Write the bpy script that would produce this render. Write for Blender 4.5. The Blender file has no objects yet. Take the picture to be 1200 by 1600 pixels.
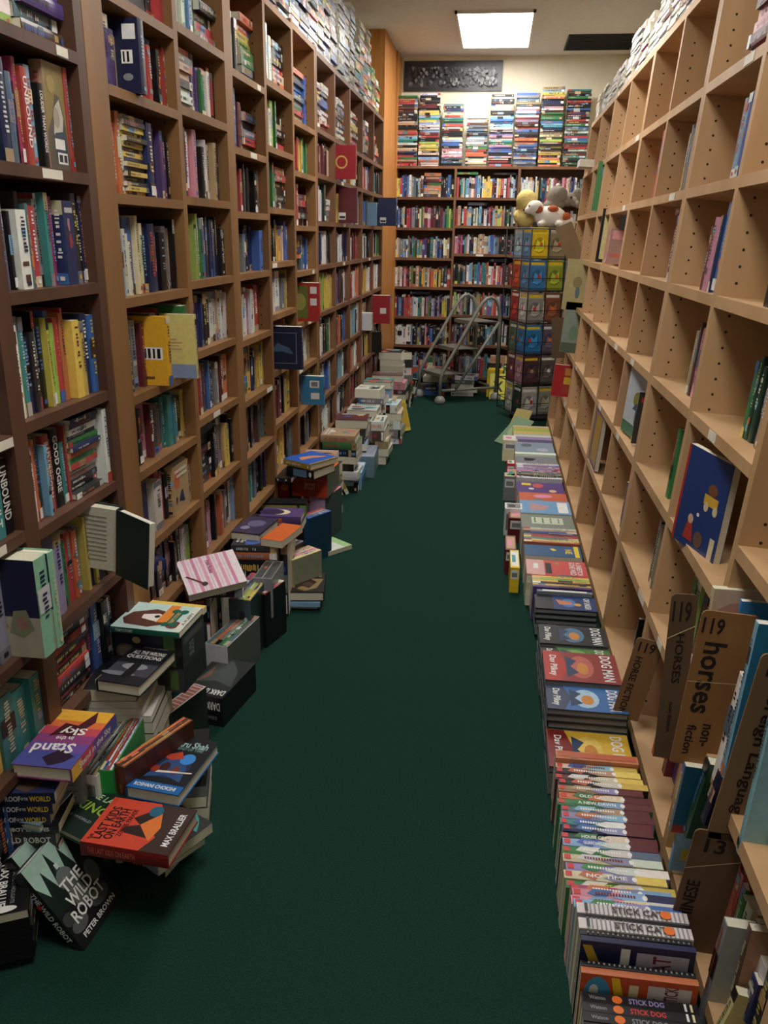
import bpy, math, random, re
from mathutils import Vector, Matrix
from mathutils.geometry import tessellate_polygon
S = bpy.context.scene
COL = S.collection

# ------------------------------------------------------------------ camera, world, light, exposure
CAM = Vector((0, 0, 1.5)); FPX = 1290.0
def _axes():
    Y = Vector((178, -430, FPX)).normalized()
    D = Vector((-60, 3878, FPX)); D = (D - Y * D.dot(Y)).normalized()
    Z = -D; X = Y.cross(Z)
    return X, Y, Z
AX, AY, AZ = _axes()
cam = bpy.data.cameras.new('camera'); co = bpy.data.objects.new('camera', cam); COL.objects.link(co)
cam.sensor_fit = 'VERTICAL'; cam.sensor_height = 24; cam.lens = FPX / 1600 * 24; cam.clip_start = .05
m = Matrix.Identity(4)
for i, a in enumerate((AX, AY, AZ)):
    m[i][0] = a.x; m[i][1] = -a.y; m[i][2] = -a.z; m[i][3] = CAM[i]
co.matrix_world = m; S.camera = co
w = bpy.data.worlds.new('world'); S.world = w; w.use_nodes = True
w.node_tree.nodes['Background'].inputs[0].default_value = (1, .95, .88, 1)
w.node_tree.nodes['Background'].inputs[1].default_value = .09
S.view_settings.view_transform = 'Standard'; S.view_settings.look = 'None'
S.view_settings.gamma = 1; S.view_settings.use_curve_mapping = False
S.view_settings.exposure = 1.15
LIGHT_POWER = 11.0
CEIL = 3.09; BACKY = 8.66
LIGHTS = [(-.11, 7.62, 1.0), (-.11, 4.35, .95), (-.11, 1.2, .85)]   # fixtures: x, y, relative strength

def ray(px, py):
    d = Vector((px - 600, py - 800, FPX)); return Vector((AX.dot(d), AY.dot(d), AZ.dot(d)))
def onz(px, py, z): d = ray(px, py); return CAM + d * ((z - CAM.z) / d.z)
def onx(px, py, x): d = ray(px, py); return CAM + d * (x / d.x)
def ony(px, py, y): d = ray(px, py); return CAM + d * (y / d.y)
def proj(p):
    v = p - CAM; c = AX * v.x + AY * v.y + AZ * v.z
    return (600 + FPX * c.x / c.z, 800 + FPX * c.y / c.z) if c.z > .05 else None

# ------------------------------------------------------------------ colours and materials
def lin(c):
    return tuple((v / 12.92 if v <= .04045 else ((v + .055) / 1.055) ** 2.4) for v in c)
def hx(s): return lin([int(s[i:i + 2], 16) / 255 for i in (0, 2, 4)])
PAL = dict(k='16161a', d='37363a', g='83868a', w='e6e6e2', c='e3d6ac', r='c62f2c', m='6c1f28', o='e0702c', y='ecc92f',
           l='a8c63e', G='2f8a45', D='1f4a36', t='2c9494', b='2d68bd', n='1f2c5e', s='7cb4dc', p='5a3a88', v='9a8fc4',
           P='dd8fa8', M='bd2f73', B='5e4232', T='bd9a6c', e='5c7d90')
NAMES = dict(k='black', d='charcoal', g='grey', w='white', c='cream', r='red', m='maroon', o='orange', y='yellow', l='lime',
             G='green', D='dark green', t='teal', b='blue', n='navy', s='pale blue', p='purple', v='lavender', P='pink',
             M='magenta', B='brown', T='tan', e='slate')
LIN = {k: hx(v) for k, v in PAL.items()}
def C(c, rng=None, j=.12):
    if not isinstance(c, str): return c
    b = LIN[c] if len(c) == 1 else hx(c)
    if rng is None: return b
    g = (b[0] + b[1] + b[2]) / 3; b = tuple((v * .8 + g * .2) * .85 for v in b)
    f = 1 + rng.uniform(-j, j) * 1.5
    return tuple(max(.002, min(.92, v * f * (1 + rng.uniform(-j, j)))) for v in b)

def mat(name, rough=.5, spec=.5):
    M = bpy.data.materials.new(name); M.use_nodes = True
    b = M.node_tree.nodes['Principled BSDF']; b.inputs['Roughness'].default_value = rough
    b.inputs['Specular IOR Level'].default_value = spec
    return M, M.node_tree.nodes, M.node_tree.links, b
def noisy(name, c1, c2, scale, rough=.6, stretch=(1, 1, 1), bump=0, detail=4, spec=.4, lo=.3, hi=.7):
    M, N, L, b = mat(name, rough, spec)
    tc = N.new('ShaderNodeTexCoord'); mp = N.new('ShaderNodeMapping'); mp.inputs['Scale'].default_value = stretch
    n = N.new('ShaderNodeTexNoise'); n.inputs['Scale'].default_value = scale; n.inputs['Detail'].default_value = detail
    r = N.new('ShaderNodeValToRGB'); r.color_ramp.elements[0].position = lo; r.color_ramp.elements[1].position = hi
    r.color_ramp.elements[0].color = (*hx(c1), 1); r.color_ramp.elements[1].color = (*hx(c2), 1)
    L.new(tc.outputs['Object'], mp.inputs[0]); L.new(mp.outputs[0], n.inputs[0]); L.new(n.outputs['Fac'], r.inputs[0])
    L.new(r.outputs[0], b.inputs['Base Color'])
    if bump:
        bp = N.new('ShaderNodeBump'); bp.inputs['Strength'].default_value = bump; bp.inputs['Distance'].default_value = .004
        L.new(n.outputs['Fac'], bp.inputs['Height']); L.new(bp.outputs[0], b.inputs['Normal'])
    return M
def attrmat(name, rough, spec=.5, nz=.07, scale=60):
    M, N, L, b = mat(name, rough, spec)
    a = N.new('ShaderNodeAttribute'); a.attribute_name = 'Col'
    tc = N.new('ShaderNodeTexCoord')
    n = N.new('ShaderNodeTexNoise'); n.inputs['Scale'].default_value = scale; n.inputs['Detail'].default_value = 3
    r = N.new('ShaderNodeMapRange'); r.inputs[3].default_value = 1 - nz; r.inputs[4].default_value = 1 + nz
    r.inputs[1].default_value = .3; r.inputs[2].default_value = .7
    mx = N.new('ShaderNodeVectorMath'); mx.operation = 'SCALE'
    L.new(tc.outputs['Object'], n.inputs[0]); L.new(n.outputs['Fac'], r.inputs[0])
    L.new(a.outputs['Color'], mx.inputs[0]); L.new(r.outputs[0], mx.inputs['Scale']); L.new(mx.outputs[0], b.inputs['Base Color'])
    return M
MAT = dict(
    print=attrmat('printed_cover', .38), paper=attrmat('paper_edges', .85, .2, .1, 400), plush=attrmat('plush', .95, .1, .25, 160),
    wood_gold=noisy('golden_oak', '7b5734', '926a40', 6, .5, (1, 1, .12), lo=.35, hi=.65),
    wood_dark=noisy('dark_walnut', '4a3024', '5e4030', 6, .5, (1, 1, .12), lo=.35, hi=.65),
    wood_red=noisy('reddish_stained_wood', '66452e', '7e573c', 6, .5, (1, 1, .12), lo=.35, hi=.65),
    wood_tan=noisy('light_maple', 'b38e63', 'c6a077', 5, .5, (1, 1, .12), lo=.35, hi=.65),
    panel=noisy('orange_wood_panel', 'a3692f', 'bd8040', 5, .5, (6, 6, .3), lo=.35, hi=.65),
    carpet=noisy('green_carpet', '122a23', '1b3f35', 260, .95, bump=.6, spec=.1, detail=2),
    wall=noisy('cream_wall', 'ded5bd', 'e6ddc6', 8, .85),
    ceil=noisy('ceiling_paint', 'd4cfc5', 'dedad0', 30, .9, bump=.15),
    dark=noisy('black_metal', '141416', '1e1e20', 40, .45), cardboard=noisy('cardboard', 'a87c4c', 'b98c58', 14, .8, (1, 1, .4)),
    metal=noisy('grey_painted_steel', '6c6e64', '7c7e74', 30, .4, spec=.6), hole=noisy('peg_hole', '2a1a10', '35220f', 10, .9),
    cap=noisy('grey_caster', '848680', '94968f', 20, .4), tag=noisy('shelf_label', 'd9d3c2', 'e8e2d4', 20, .6),
    vent=noisy('vent_dark', '1d1f24', '2a2c31', 30, .6), ink=noisy('ink', '1c120e', '2a1c14', 30, .8))
def emit(name, strength):
    M = bpy.data.materials.new(name); M.use_nodes = True; N = M.node_tree.nodes; L = M.node_tree.links
    N.remove(N['Principled BSDF']); e = N.new('ShaderNodeEmission'); e.inputs[0].default_value = (1, .975, .93, 1)
    e.inputs[1].default_value = strength; L.new(e.outputs[0], N['Material Output'].inputs[0]); return M

# ------------------------------------------------------------------ mesh helpers
class PM:
    def __init__(s): s.v = []; s.f = []; s.c = []; s.mi = []
    def poly(s, pts, col, mi=0):
        n = len(s.v); s.v += [tuple(p) for p in pts]; s.f.append(tuple(range(n, n + len(pts)))); s.c.append(col); s.mi.append(mi)
    def box(s, lo, hi, col, M=None, cols=None, mi=0):
        x0, y0, z0 = lo; x1, y1, z1 = hi
        P = [Vector(p) for p in ((x0, y0, z0), (x1, y0, z0), (x1, y1, z0), (x0, y1, z0), (x0, y0, z1), (x1, y0, z1), (x1, y1, z1), (x0, y1, z1))]
        if M is not None: P = [M @ p for p in P]
        n = len(s.v); s.v += [tuple(p) for p in P]
        # order: -z +z -y +x +y -x
        for k, q in enumerate(((0, 3, 2, 1), (4, 5, 6, 7), (0, 1, 5, 4), (1, 2, 6, 5), (2, 3, 7, 6), (3, 0, 4, 7))):
            s.f.append(tuple(n + i for i in q)); s.c.append(cols[k] if cols else col); s.mi.append(mi)
    def tube(s, pts, r, col, n=10, mi=0, cap=True):
        rings = []
        for i, p in enumerate(pts):
            p = Vector(p)
            t = (Vector(pts[min(i + 1, len(pts) - 1)]) - Vector(pts[max(i - 1, 0)])).normalized()
            a = t.orthogonal() if i == 0 else (a - t * a.dot(t)); a = a.normalized(); b = t.cross(a)
            rr = r[i] if isinstance(r, (list, tuple)) else r
            k = len(s.v); s.v += [tuple(p + (a * math.cos(2 * math.pi * j / n) + b * math.sin(2 * math.pi * j / n)) * rr) for j in range(n)]
            rings.append(k)
        for q in range(len(rings) - 1):
            for j in range(n):
                s.f.append((rings[q] + j, rings[q] + (j + 1) % n, rings[q + 1] + (j + 1) % n, rings[q + 1] + j)); s.c.append(col); s.mi.append(mi)
        if cap:
            s.f.append(tuple(rings[0] + j for j in range(n))[::-1]); s.c.append(col); s.mi.append(mi)
            s.f.append(tuple(rings[-1] + j for j in range(n))); s.c.append(col); s.mi.append(mi)
    def sph(s, c, r, col, n=20, M=None, half=False):
        c = Vector(c); rr = r if isinstance(r, (tuple, list)) else (r, r, r); k = len(s.v); m_ = n // 2
        lo = 0
        for i in range(m_ + 1):
            th = math.pi * i / m_ * (.5 if half else 1)
            for j in range(n):
                ph = 2 * math.pi * j / n
                p = Vector((rr[0] * math.sin(th) * math.cos(ph), rr[1] * math.sin(th) * math.sin(ph), rr[2] * math.cos(th)))
                if M is not None: p = M @ p
                s.v.append(tuple(c + p))
        for i in range(m_):
            for j in range(n):
                s.f.append((k + i * n + j, k + (i + 1) * n + j, k + (i + 1) * n + (j + 1) % n, k + i * n + (j + 1) % n)); s.c.append(col); s.mi.append(0)
    def build(s, name, mats, parent=None, M=None, smooth=False, bevel=0):
        me = bpy.data.meshes.new(name); me.from_pydata(s.v, [], s.f)
        if not isinstance(mats, (list, tuple)): mats = [mats]
        for x in mats: me.materials.append(MAT[x] if isinstance(x, str) else x)
        if len(mats) > 1: me.polygons.foreach_set('material_index', s.mi)
        a = me.attributes.new('Col', 'FLOAT_COLOR', 'FACE')
        flat = []
        for c in s.c: flat += [c[0], c[1], c[2], 1.0]
        a.data.foreach_set('color', flat)
        if smooth: me.polygons.foreach_set('use_smooth', [True] * len(s.f))
        me.update()
        o = bpy.data.objects.new(name, me); COL.objects.link(o)
        if M is not None: o.matrix_world = M
        if parent is not None: o.parent = parent
        if bevel:
            b = o.modifiers.new('bevel', 'BEVEL'); b.width = bevel; b.segments = 2; b.limit_method = 'ANGLE'
        return o
def tilt_frame(o, Z, X):
    """like frame(), but keeps Z exact"""
    Z = Vector(Z).normalized(); X = Vector(X); X = (X - Z * X.dot(Z)).normalized()
    return frame(o, Z, X)
def tag(o, label=None, cat=None, group=None, kind=None):
    if label: o['label'] = label
    if cat: o['category'] = cat
    if group: o['group'] = group
    if kind: o['kind'] = kind
    return o
def empty(name, M=None):
    o = bpy.data.objects.new(name, None); COL.objects.link(o); o.empty_display_size = .05
    if M is not None: o.matrix_world = M
    return o
W3 = (.8, .8, .8)
TXT = {}
def text_mesh(t, bold=.02):
    if t not in TXT:
        cu = bpy.data.curves.new('lettering', 'FONT'); cu.body = t; cu.offset = bold; cu.resolution_u = 2; cu.align_x = 'CENTER'; cu.align_y = 'CENTER'
        cu.space_line = .85
        ob = bpy.data.objects.new('lettering', cu)
        COL.objects.link(ob); bpy.context.view_layer.update()
        me = bpy.data.meshes.new_from_object(ob.evaluated_get(bpy.context.evaluated_depsgraph_get()))
        V = [(v.co.x, v.co.y) for v in me.vertices]; F = [tuple(p.vertices) for p in me.polygons]
        bpy.data.objects.remove(ob); bpy.data.curves.remove(cu); bpy.data.meshes.remove(me)
        xs = [v[0] for v in V]; ys = [v[1] for v in V]
        cx, cy = (min(xs) + max(xs)) / 2, (min(ys) + max(ys)) / 2
        TXT[t] = ([(x - cx, y - cy) for x, y in V], F, max(xs) - min(xs), max(ys) - min(ys))
    return TXT[t]
def put_text(pm, t, c, right, up, bw, bh, col, ang=0, slant=0, mi=0):
    V, F, tw, th = text_mesh(t)
    sx = bw / tw; sy = bh / th
    sy = min(sy, sx * 2.2); sx = min(sx, sy * 1.5)
    ca, sa = math.cos(ang), math.sin(ang)
    k = len(pm.v)
    for x, y in V:
        x = x * sx + y * sy * slant; y = y * sy
        pm.v.append(tuple(c + right * (x * ca - y * sa) + up * (x * sa + y * ca)))
    for f in F: pm.f.append(tuple(k + i for i in f)); pm.c.append(col); pm.mi.append(mi)

def frame(o, Z, X):
    """matrix with local X, Z axes given, Y = Z x X"""
    X = Vector(X).normalized(); Z = Vector(Z); Z = (Z - X * Z.dot(X)).normalized(); Y = Z.cross(X)
    M = Matrix.Identity(4)
    for i in range(3): M[i][0] = X[i]; M[i][1] = Y[i]; M[i][2] = Z[i]; M[i][3] = o[i]
    return M

# ------------------------------------------------------------------ books
# local frame of a book: spine on the plane x=0 facing +x, body to x=-W, thickness y -T/2..T/2 (front cover +y), height z 0..H
def art_on(pm, art, org, R, U, w, h, n, col0):
    """art: list of ops in 0..1 coordinates of the face; each op sits a hair higher than the last"""
    lay = .00025
    for op in art:
        k = op[0]; o = org + n * lay; lay += .00012
        P = lambda x, y: o + R * (x * w) + U * (y * h)
        c = next(v for v in op[:0:-1] if isinstance(v, tuple) or (isinstance(v, str))) if k == 't' else op[-1]
        c = C(c)
        if k == 'r': _, x0, y0, x1, y1, _c = op; pm.poly([P(x0, y0), P(x1, y0), P(x1, y1), P(x0, y1)], c)
        elif k == 'p':
            pts = op[1]; tri = tessellate_polygon([[Vector((x, y, 0)) for x, y in pts]])
            for t in tri:
                q = [pts[i] for i in t]
                ar = (q[1][0] - q[0][0]) * (q[2][1] - q[0][1]) - (q[2][0] - q[0][0]) * (q[1][1] - q[0][1])
                if ar < 0: q = q[::-1]
                pm.poly([P(*a) for a in q], c)
        elif k == 'o':
            _, cx, cy, rx, ry, _c = op
            pm.poly([P(cx + rx * math.cos(a * math.pi / 8), cy + ry * math.sin(a * math.pi / 8)) for a in range(16)], c)
        elif k == 't':
            s, cx, cy, bw, bh = op[1:6]; ang = next((v for v in op[6:] if isinstance(v, (int, float))), 0)
            put_text(pm, s, P(cx, cy), R, U, bw * w, bh * h, c, ang)
def spine_style(rng, ck, H, T):
    """bands + title marks for a spine; returns art ops with x = along the spine from its top, y = across"""
    a = []; base = C(ck, rng)
    dark = sum(base) < .9
    acc = C(rng.choice('wwcyoskrbn' if dark else 'kknrmbDpo'), rng)
    st = rng.random()
    if st < .3: a.append(('r', .86, 0, 1, 1, C(rng.choice('kwrbcgTy'), rng)))
    if .2 < st < .45: a.append(('r', 0, 0, rng.uniform(.08, .2), 1, C(rng.choice('kwrbcgT'), rng)))
    if .45 < st < .6: a.append(('r', .3, 0, .55, 1, C(rng.choice('kwcgBTse'), rng)))
    if .6 < st < .8:
        for q in range(3):
            x = rng.uniform(.05, .85); a.append(('r', x, rng.uniform(0, .4), x + rng.uniform(.04, .14), rng.uniform(.6, 1), C(rng.choice('kwcgBTseo'), rng)))
    # title: run of short strokes like unreadable lettering
    x = rng.uniform(.06, .14); e = rng.uniform(.5, .8); y0, y1 = .28, .74
    stp = min(.045, max(.02, T * .35 / H))
    while x < e:
        wd = stp * rng.uniform(.35, .75)
        if rng.random() > .14: a.append(('r', x, y0 + rng.uniform(0, .12), x + wd, y1 - rng.uniform(0, .12), acc))
        x += stp
    if rng.random() < .5: a.append(('r', .9, .3, .95, .7, acc))
    if rng.random() < .15: a.append(('r', .84, .08, .97, .92, C('w')))
    return a
def cover_style(rng, ck):
    base = C(ck, rng); a = []
    for q in range(rng.randint(3, 6)):
        cx, cy = rng.uniform(.15, .85), rng.uniform(.15, .75)
        pts = []
        n = rng.randint(5, 9); r0 = rng.uniform(.08, .28)
        for i in range(n):
            an = 2 * math.pi * i / n; rr = r0 * rng.uniform(.55, 1.3)
            pts.append((min(.99, max(.01, cx + rr * math.cos(an))), min(.99, max(.01, cy + rr * math.sin(an) * .8))))
        a.append(('p', pts, C(rng.choice('kwrobsngTBtyPd') , rng)))
    acc = C('w' if sum(base) < 1 else 'k')
    for row in range(rng.randint(1, 2)):
        y = .86 - row * .1; x = rng.uniform(.1, .2)
        while x < .85:
            a.append(('r', x, y, x + .05, y + .06, acc)); x += .075
    return a
def book_geo(s, M=None, simple=False):
    """cover PM and pages PM of a book spec (in local space, or through M)"""
    rng = random.Random(s['seed']); W, T, H = s['W'], s['T'], s['H']; ck = s['c']
    base = s.get('col') or C(ck, rng); pc = C(s.get('pc', 'c'), rng, .05) if s.get('pc') else (lambda q: (.74 + q, .70 + q, .56 + q))(rng.uniform(-.14, .06))
    pm = PM(); pg = PM()
    c = .0028 if s.get('hard') else .0009; c = min(c, T * .2); ov = .003 if s.get('hard') else .0004
    if simple:
        pm.box((-W, -T / 2, 0), (0, T / 2, H), base, cols=[pc, pc, base, base, base, pc]); pg = None
    else:
        pm.box((-W, T / 2 - c, 0), (0, T / 2, H), base); pm.box((-W, -T / 2, 0), (0, -T / 2 + c, H), base)
        # spine, slightly rounded
        bl = 0 if T < .012 else min(.0022, T * .08)
        ys = [-T / 2, -T / 4, 0, T / 4, T / 2]; xs = [0, bl * .75, bl, bl * .75, 0]
        for q in range(4):
            pm.poly([(xs[q] , ys[q], 0), (xs[q + 1], ys[q + 1], 0), (xs[q + 1], ys[q + 1], H), (xs[q], ys[q], H)], base)
        pm.poly([(-c, ys[0] + c, 0), (-c, ys[4] - c, 0)] + [(xs[4 - i], ys[4 - i], 0) for i in range(5)], base)
        pm.poly([(xs[i], ys[i], H) for i in range(5)] + [(-c, ys[4] - c, H), (-c, ys[0] + c, H)], base)
        pg.box((-W + ov, -T / 2 + c, ov), (-c, T / 2 - c, H - ov), pc)
    bl = 0 if (simple or T < .012) else min(.0022, T * .08)
    sa = s.get('spine')
    if sa is None: sa = spine_style(rng, ck, H, T)
    if s.get('st'):
        sa = [('t', s['st'], .45, .5, .72, .62, C(s.get('sc', 'w')))]
        if s.get('band'): sa.insert(0, ('r', .84, 0, 1, 1, C(s['band'])))
    if simple: sa = sa[:s.get('maxart', 14)]
    art_on(pm, sa, Vector((bl, -T / 2, H)), Vector((0, 0, -1)), Vector((0, 1, 0)), H, T, Vector((1, 0, 0)), base)
    if s.get('front') is not None or s.get('artf'):
        fa = s.get('front') if s.get('front') is not None else cover_style(rng, ck)
        art_on(pm, fa, Vector((0, T / 2, 0)), Vector((-1, 0, 0)), Vector((0, 0, 1)), W, H, Vector((0, 1, 0)), base)
    if s.get('back') is not None:
        art_on(pm, s['back'], Vector((-W, -T / 2, 0)), Vector((1, 0, 0)), Vector((0, 0, 1)), W, H, Vector((0, -1, 0)), base)
    return pm, pg
SEED = [100]
def spec(c, W, T, H, M, **k):
    SEED[0] += 1
    d = dict(c=c, W=W, T=T, H=H, M=M, seed=SEED[0]); d.update(k); return d
LOOSE = []        # loose books wait here until it is known which of all the books show largest
def make_book(s, label, group=None, cat='book', name='book'):
    s.update(label=label, group=group, cat=cat, name=name); LOOSE.append(s)
def real_book(s, label, group=None, cat='book', name='book'):
    pm, pg = book_geo(s)
    e = empty(name, s['M']); tag(e, label, cat, group)
    pm.build('cover', 'print', e); pg.build('pages', 'paper', e)
    return e
B1_ = [('r', .55, .38, .92, .56, 'w'), ('r', .58, .4, .62, .54, 'k'), ('r', .65, .4, .7, .54, 'k'), ('r', .74, .4, .78, .54, 'k'), ('r', .82, .4, .88, .54, 'k'), ('r', .12, .38, .42, .58, 'w'), ('r', .16, .46, .34, .5, 'g')]
ARTS = {
 '1': dict(lbl='mint green book with dark blue and cream cover sticking out of the nearest left bay', col=hx('8fc4a4'), back=[('r', 0, .42, 1, 1, hx('24264a')), ('r', 0, 0, 1, .42, hx('b8b49c')), ('p', [(.1, .3), (.25, .62), (.4, .5), (.5, .3), (.3, .22)], hx('c09a3c')), ('p', [(.5, .25), (.6, .48), (.8, .5), (.9, .3), (.7, .2)], hx('8c9470')), ('o', .3, .42, .1, .06, hx('d8c070')), ('o', .72, .36, .1, .07, hx('a88070')), ('r', .1, .68, .45, .7, 'g'), ('r', .1, .64, .35, .66, 'g')]),
 '2': dict(lbl='navy book with white labels and small crosses pulled out, third left bay', col=hx('1c2240'), back=[('r', .72, .72, .95, .92, 'w'), ('r', .68, .4, .88, .58, 'w'), ('r', .71, .42, .74, .56, 'k'), ('r', .78, .42, .82, .56, 'k'), ('o', .78, .22, .09, .05, 'g')] + [('r', .1 + .01 * q, .25 + .1 * q, .16 + .01 * q, .275 + .1 * q, 'g') for q in range(6)]),
 '3': dict(lbl='ochre yellow book with white barcode label sticking out of the third left bay', col=hx('dba52c'), back=B1_ + [('o', .25, .85, .04, .02, 'B'), ('o', .5, .72, .05, .03, 'B'), ('o', .3, .1, .05, .025, 'B'), ('r', .5, .1, .75, .13, 'B')]),
 '4': dict(lbl='pale yellow book with blue foot sticking out beside the ochre one', col=hx('d2c67c'), back=[('r', 0, 0, 1, .22, hx('8494b4')), ('r', .2, .45, .7, .47, 'T'), ('r', .2, .5, .65, .52, 'T'), ('r', .2, .55, .72, .57, 'T'), ('r', .2, .6, .6, .62, 'T')]),
 '5': dict(lbl='large navy book with thin framed picture pulled out of the sixth left bay', col=hx('1c2440'), back=[('r', .12, .14, .88, .86, hx('8890a0')), ('r', .135, .15, .865, .85, hx('1c2440')), ('p', [(.2, .4), (.4, .62), (.7, .5), (.8, .36), (.5, .42)], hx('4c6480'))]),
 '6': dict(lbl='red book with olive picture pulled out of the seventh left bay', col=hx('b0342c'), back=[('r', .04, .08, .62, .92, hx('6c7434')), ('o', .35, .5, .2, .22, hx('a09c50')), ('r', .7, .72, .92, .9, 'w'), ('r', .7, .42, .92, .6, 'w')]),
 '7': dict(lbl='sky blue book with two white labels pulled out, low in the seventh left bay', col=hx('3c84ac'), back=[('r', .35, .6, .8, .85, 'w'), ('r', .42, .64, .72, .8, 'g'), ('r', .4, .2, .8, .42, 'w')]),
 '8': dict(lbl='dark red book with gold ring emblem pulled out high on the left wall', col=hx('8c2028'), back=[('o', .4, .5, .26, .2, hx('b89c50')), ('o', .4, .5, .2, .15, hx('8c2028'))]),
 '9': dict(col=hx('2c4c54'), back=[('r', .06, .05, .94, .95, hx('7c94a0')), ('r', .1, .08, .9, .92, hx('2c4c54'))]),
 'b': dict(lbl='tan illustrated book facing out between black and red spines, second left bay', front=[('r', 0, 0, 1, 1, hx('8c7c4c')), ('p', [(0, 0), (0, .35), (.3, .5), (.5, .72), (.75, .7), (.95, .4), (1, 0)], hx('5c584c')), ('p', [(.3, .35), (.45, .6), (.7, .68), (.85, .5), (.7, .3), (.5, .25)], hx('c4c0b4')), ('o', .5, .5, .16, .1, hx('a89c8c')), ('p', [(.3, .1), (.35, .35), (.8, .38), (.95, .1)], hx('3c4c60')), ('o', .35, .8, .2, .08, hx('a08c58')), ('r', .3, .2, .8, .3, 'w'), ('r', .38, .06, .88, .17, 'w'), ('r', .44, .08, .62, .15, 'd'), ('r', .68, .08, .84, .15, 'd')]),
 'a': dict(lbl='red book with one white label pulled out of the last left bay', col=hx('a42830'), back=[('r', .45, .35, .8, .55, 'w')]),
}
SHELVED = []      # specs of the books on the shelves; the largest become things, the rest one mass

def cell(M, L, Hc, txt, where, recess=.03, W=.15, seed=0, hmin=.70, hmax=.92, gold=0):
    """books of one shelf cell. M: frame at the front left corner of the shelf board (X out, Y along, Z up)."""
    rng = random.Random(seed * 7919 + 13)
    parts = txt.split('|'); toks = re.findall(r'(\[[^\]]*\]|[A-Za-z_])(?:\(([^)]*)\))?', parts[0])
    items = []
    for body, at in toks:
        a = {}
        if at:
            for q in at.split(','):
                if q[0] == '=': a['text'] = q[1:]
                elif q[0] == 'x': a['x'] = q[1:]
                elif q in ('f', 'A', 'hard', 'F'): a[q] = True
                elif q[0] in 'hpwtlGBg' and len(q) > 1: a[q[0]] = q[1:]
        if body[0] == '[': it = dict(kind='stack', cols=body[1:-1], len=float(a.get('w', rng.uniform(.165, .2))), **a)
        elif body == '_': it = dict(kind='gap', len=float(a.get('t', .05)), **a)
        else:
            it = dict(kind='one', c=body, t=float(a['t']) if 't' in a else rng.choice([.014, .018, .022, .026, .032]), **{k: v for k, v in a.items() if k != 't'})
        items.append(it)
    fixed = sum(i['len'] for i in items if i['kind'] != 'one'); flex0 = sum(i['t'] for i in items if i['kind'] == 'one')
    rep = (L - fixed) / (flex0 * 1.25) if flex0 else 1
    if rep > 1.15:      # more volumes of the same kinds until the cell is filled
        more = []; acc = 0
        for i in items:
            more.append(i)
            if i['kind'] == 'one' and not any(q in i for q in ('text', 'F', 'p', 'h', 'w', 'f')):
                acc += rep - 1
                while acc >= 1: more.append(dict(i)); acc -= 1
        items = more
    flex = sum(i['t'] for i in items if i['kind'] == 'one')
    room = L - .006 - fixed; 
    if flex == 0 and fixed > 0:
        k = (L - .006) / fixed
        for i in items: i['len'] *= min(k, 1.15)
        sc = 1
    else: sc = min(room / flex, 1.6) if flex else 1
    if flex: sc = min(room / flex, 2.2)
    y = .003; out = []
    for i in items:
        if i['kind'] == 'gap': y += i['len']; continue
        if i['kind'] == 'stack':
            n = len(i['cols']); z = 0; hmax_ = Hc - .012
            th = float(i['t']) * 1 if 't' in i else min(hmax_ / n, .032)
            for j, ch in enumerate(i['cols'][::-1]):
                T = min(th * rng.uniform(.85, 1.1), hmax_ - z)
                if T < .006: break
                ln = i['len'] * rng.uniform(.9, .99); rc = recess + rng.uniform(-.012, .012)
                mm = M @ frame(Vector((-rc, y + ln + rng.uniform(0, i['len'] - ln), z + T / 2)), (0, -1, 0), (1, 0, 0))
                out.append(spec(ch, min(W, .14), T - .0005, ln, mm, pos=('stack', n - j), where=where, neigh=None)); z += T
            y += i['len']; continue
        T = i['t'] * sc; H = float(i['h']) if 'h' in i else Hc * rng.uniform(hmin, hmax); H = min(H, Hc - .008, .30)
        w_ = float(i['w']) if 'w' in i else W * rng.uniform(.88, 1.05); rc = recess - float(i.get('p', 0)) + rng.uniform(-.012, .012)
        k = {}
        if 'text' in i: k['st'] = i['text']; k['sc'] = 'w'
        if i.get('F'):   # faces out: cover towards the aisle
            mm = M @ frame(Vector((-rc - .004, y + .001, 0)), (0, 0, 1), (0, -1, 0))
            if 'x' in i: k.update(ARTS[i['x']])
            out.append(spec(i['c'], T - .002, min(w_, .03), H, mm, where=where, pos=('face', 0), artf=True, **k)); y += T; continue
        ln = math.radians(float(i.get('l', 0)))
        if i.get('f'): mm = M @ frame(Vector((-rc - w_, y + T / 2, 0)), (0, -math.sin(ln), math.cos(ln)), (-1, 0, 0))
        else: mm = M @ frame(Vector((-rc, y + T / 2 + math.sin(ln) * H, 0)), (0, -math.sin(ln), math.cos(ln)), (1, 0, 0))
        if 'x' in i: k.update(ARTS[i['x']])
        elif float(i.get('p', 0)) > .03: k['back'] = i.get('art', [('r', .1, .1, .45, .3, C('w')), ('r', .13, .13, .42, .2, C('d'))]) if i['c'] not in 'kd' else []
        out.append(spec(i['c'], w_, max(.006, T - .0012), H, mm, where=where, pos=('row', 0), hard=rng.random() < .35, **k)); y += T
    row = [o for o in out if o['pos'][0] != 'stack']
    top = max([o['H'] for o in row] or [0]) + .003
    for p in parts[1:]:
        fr, cs = p.split(':'); y0 = float(fr) * L; z = top
        for j, ch in enumerate(cs[::-1]):
            T = rng.uniform(.018, .028)
            if z + T > Hc - .004: break
            ln = min(rng.uniform(.17, .21), L - y0 - .005)
            mm = M @ frame(Vector((-recess - rng.uniform(-.01, .02), y0 + ln, z + T / 2)), (0, -1, 0), (1, 0, 0))
            out.append(spec(ch, .135, T, ln, mm, where=where, pos=('top', 0))); z += T
    for q, o in enumerate(row):
        o['neigh'] = (row[q - 1]['c'] if q else None, row[q + 1]['c'] if q + 1 < len(row) else None); o['idx'] = q
    SHELVED.extend(out)
    return out
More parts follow.
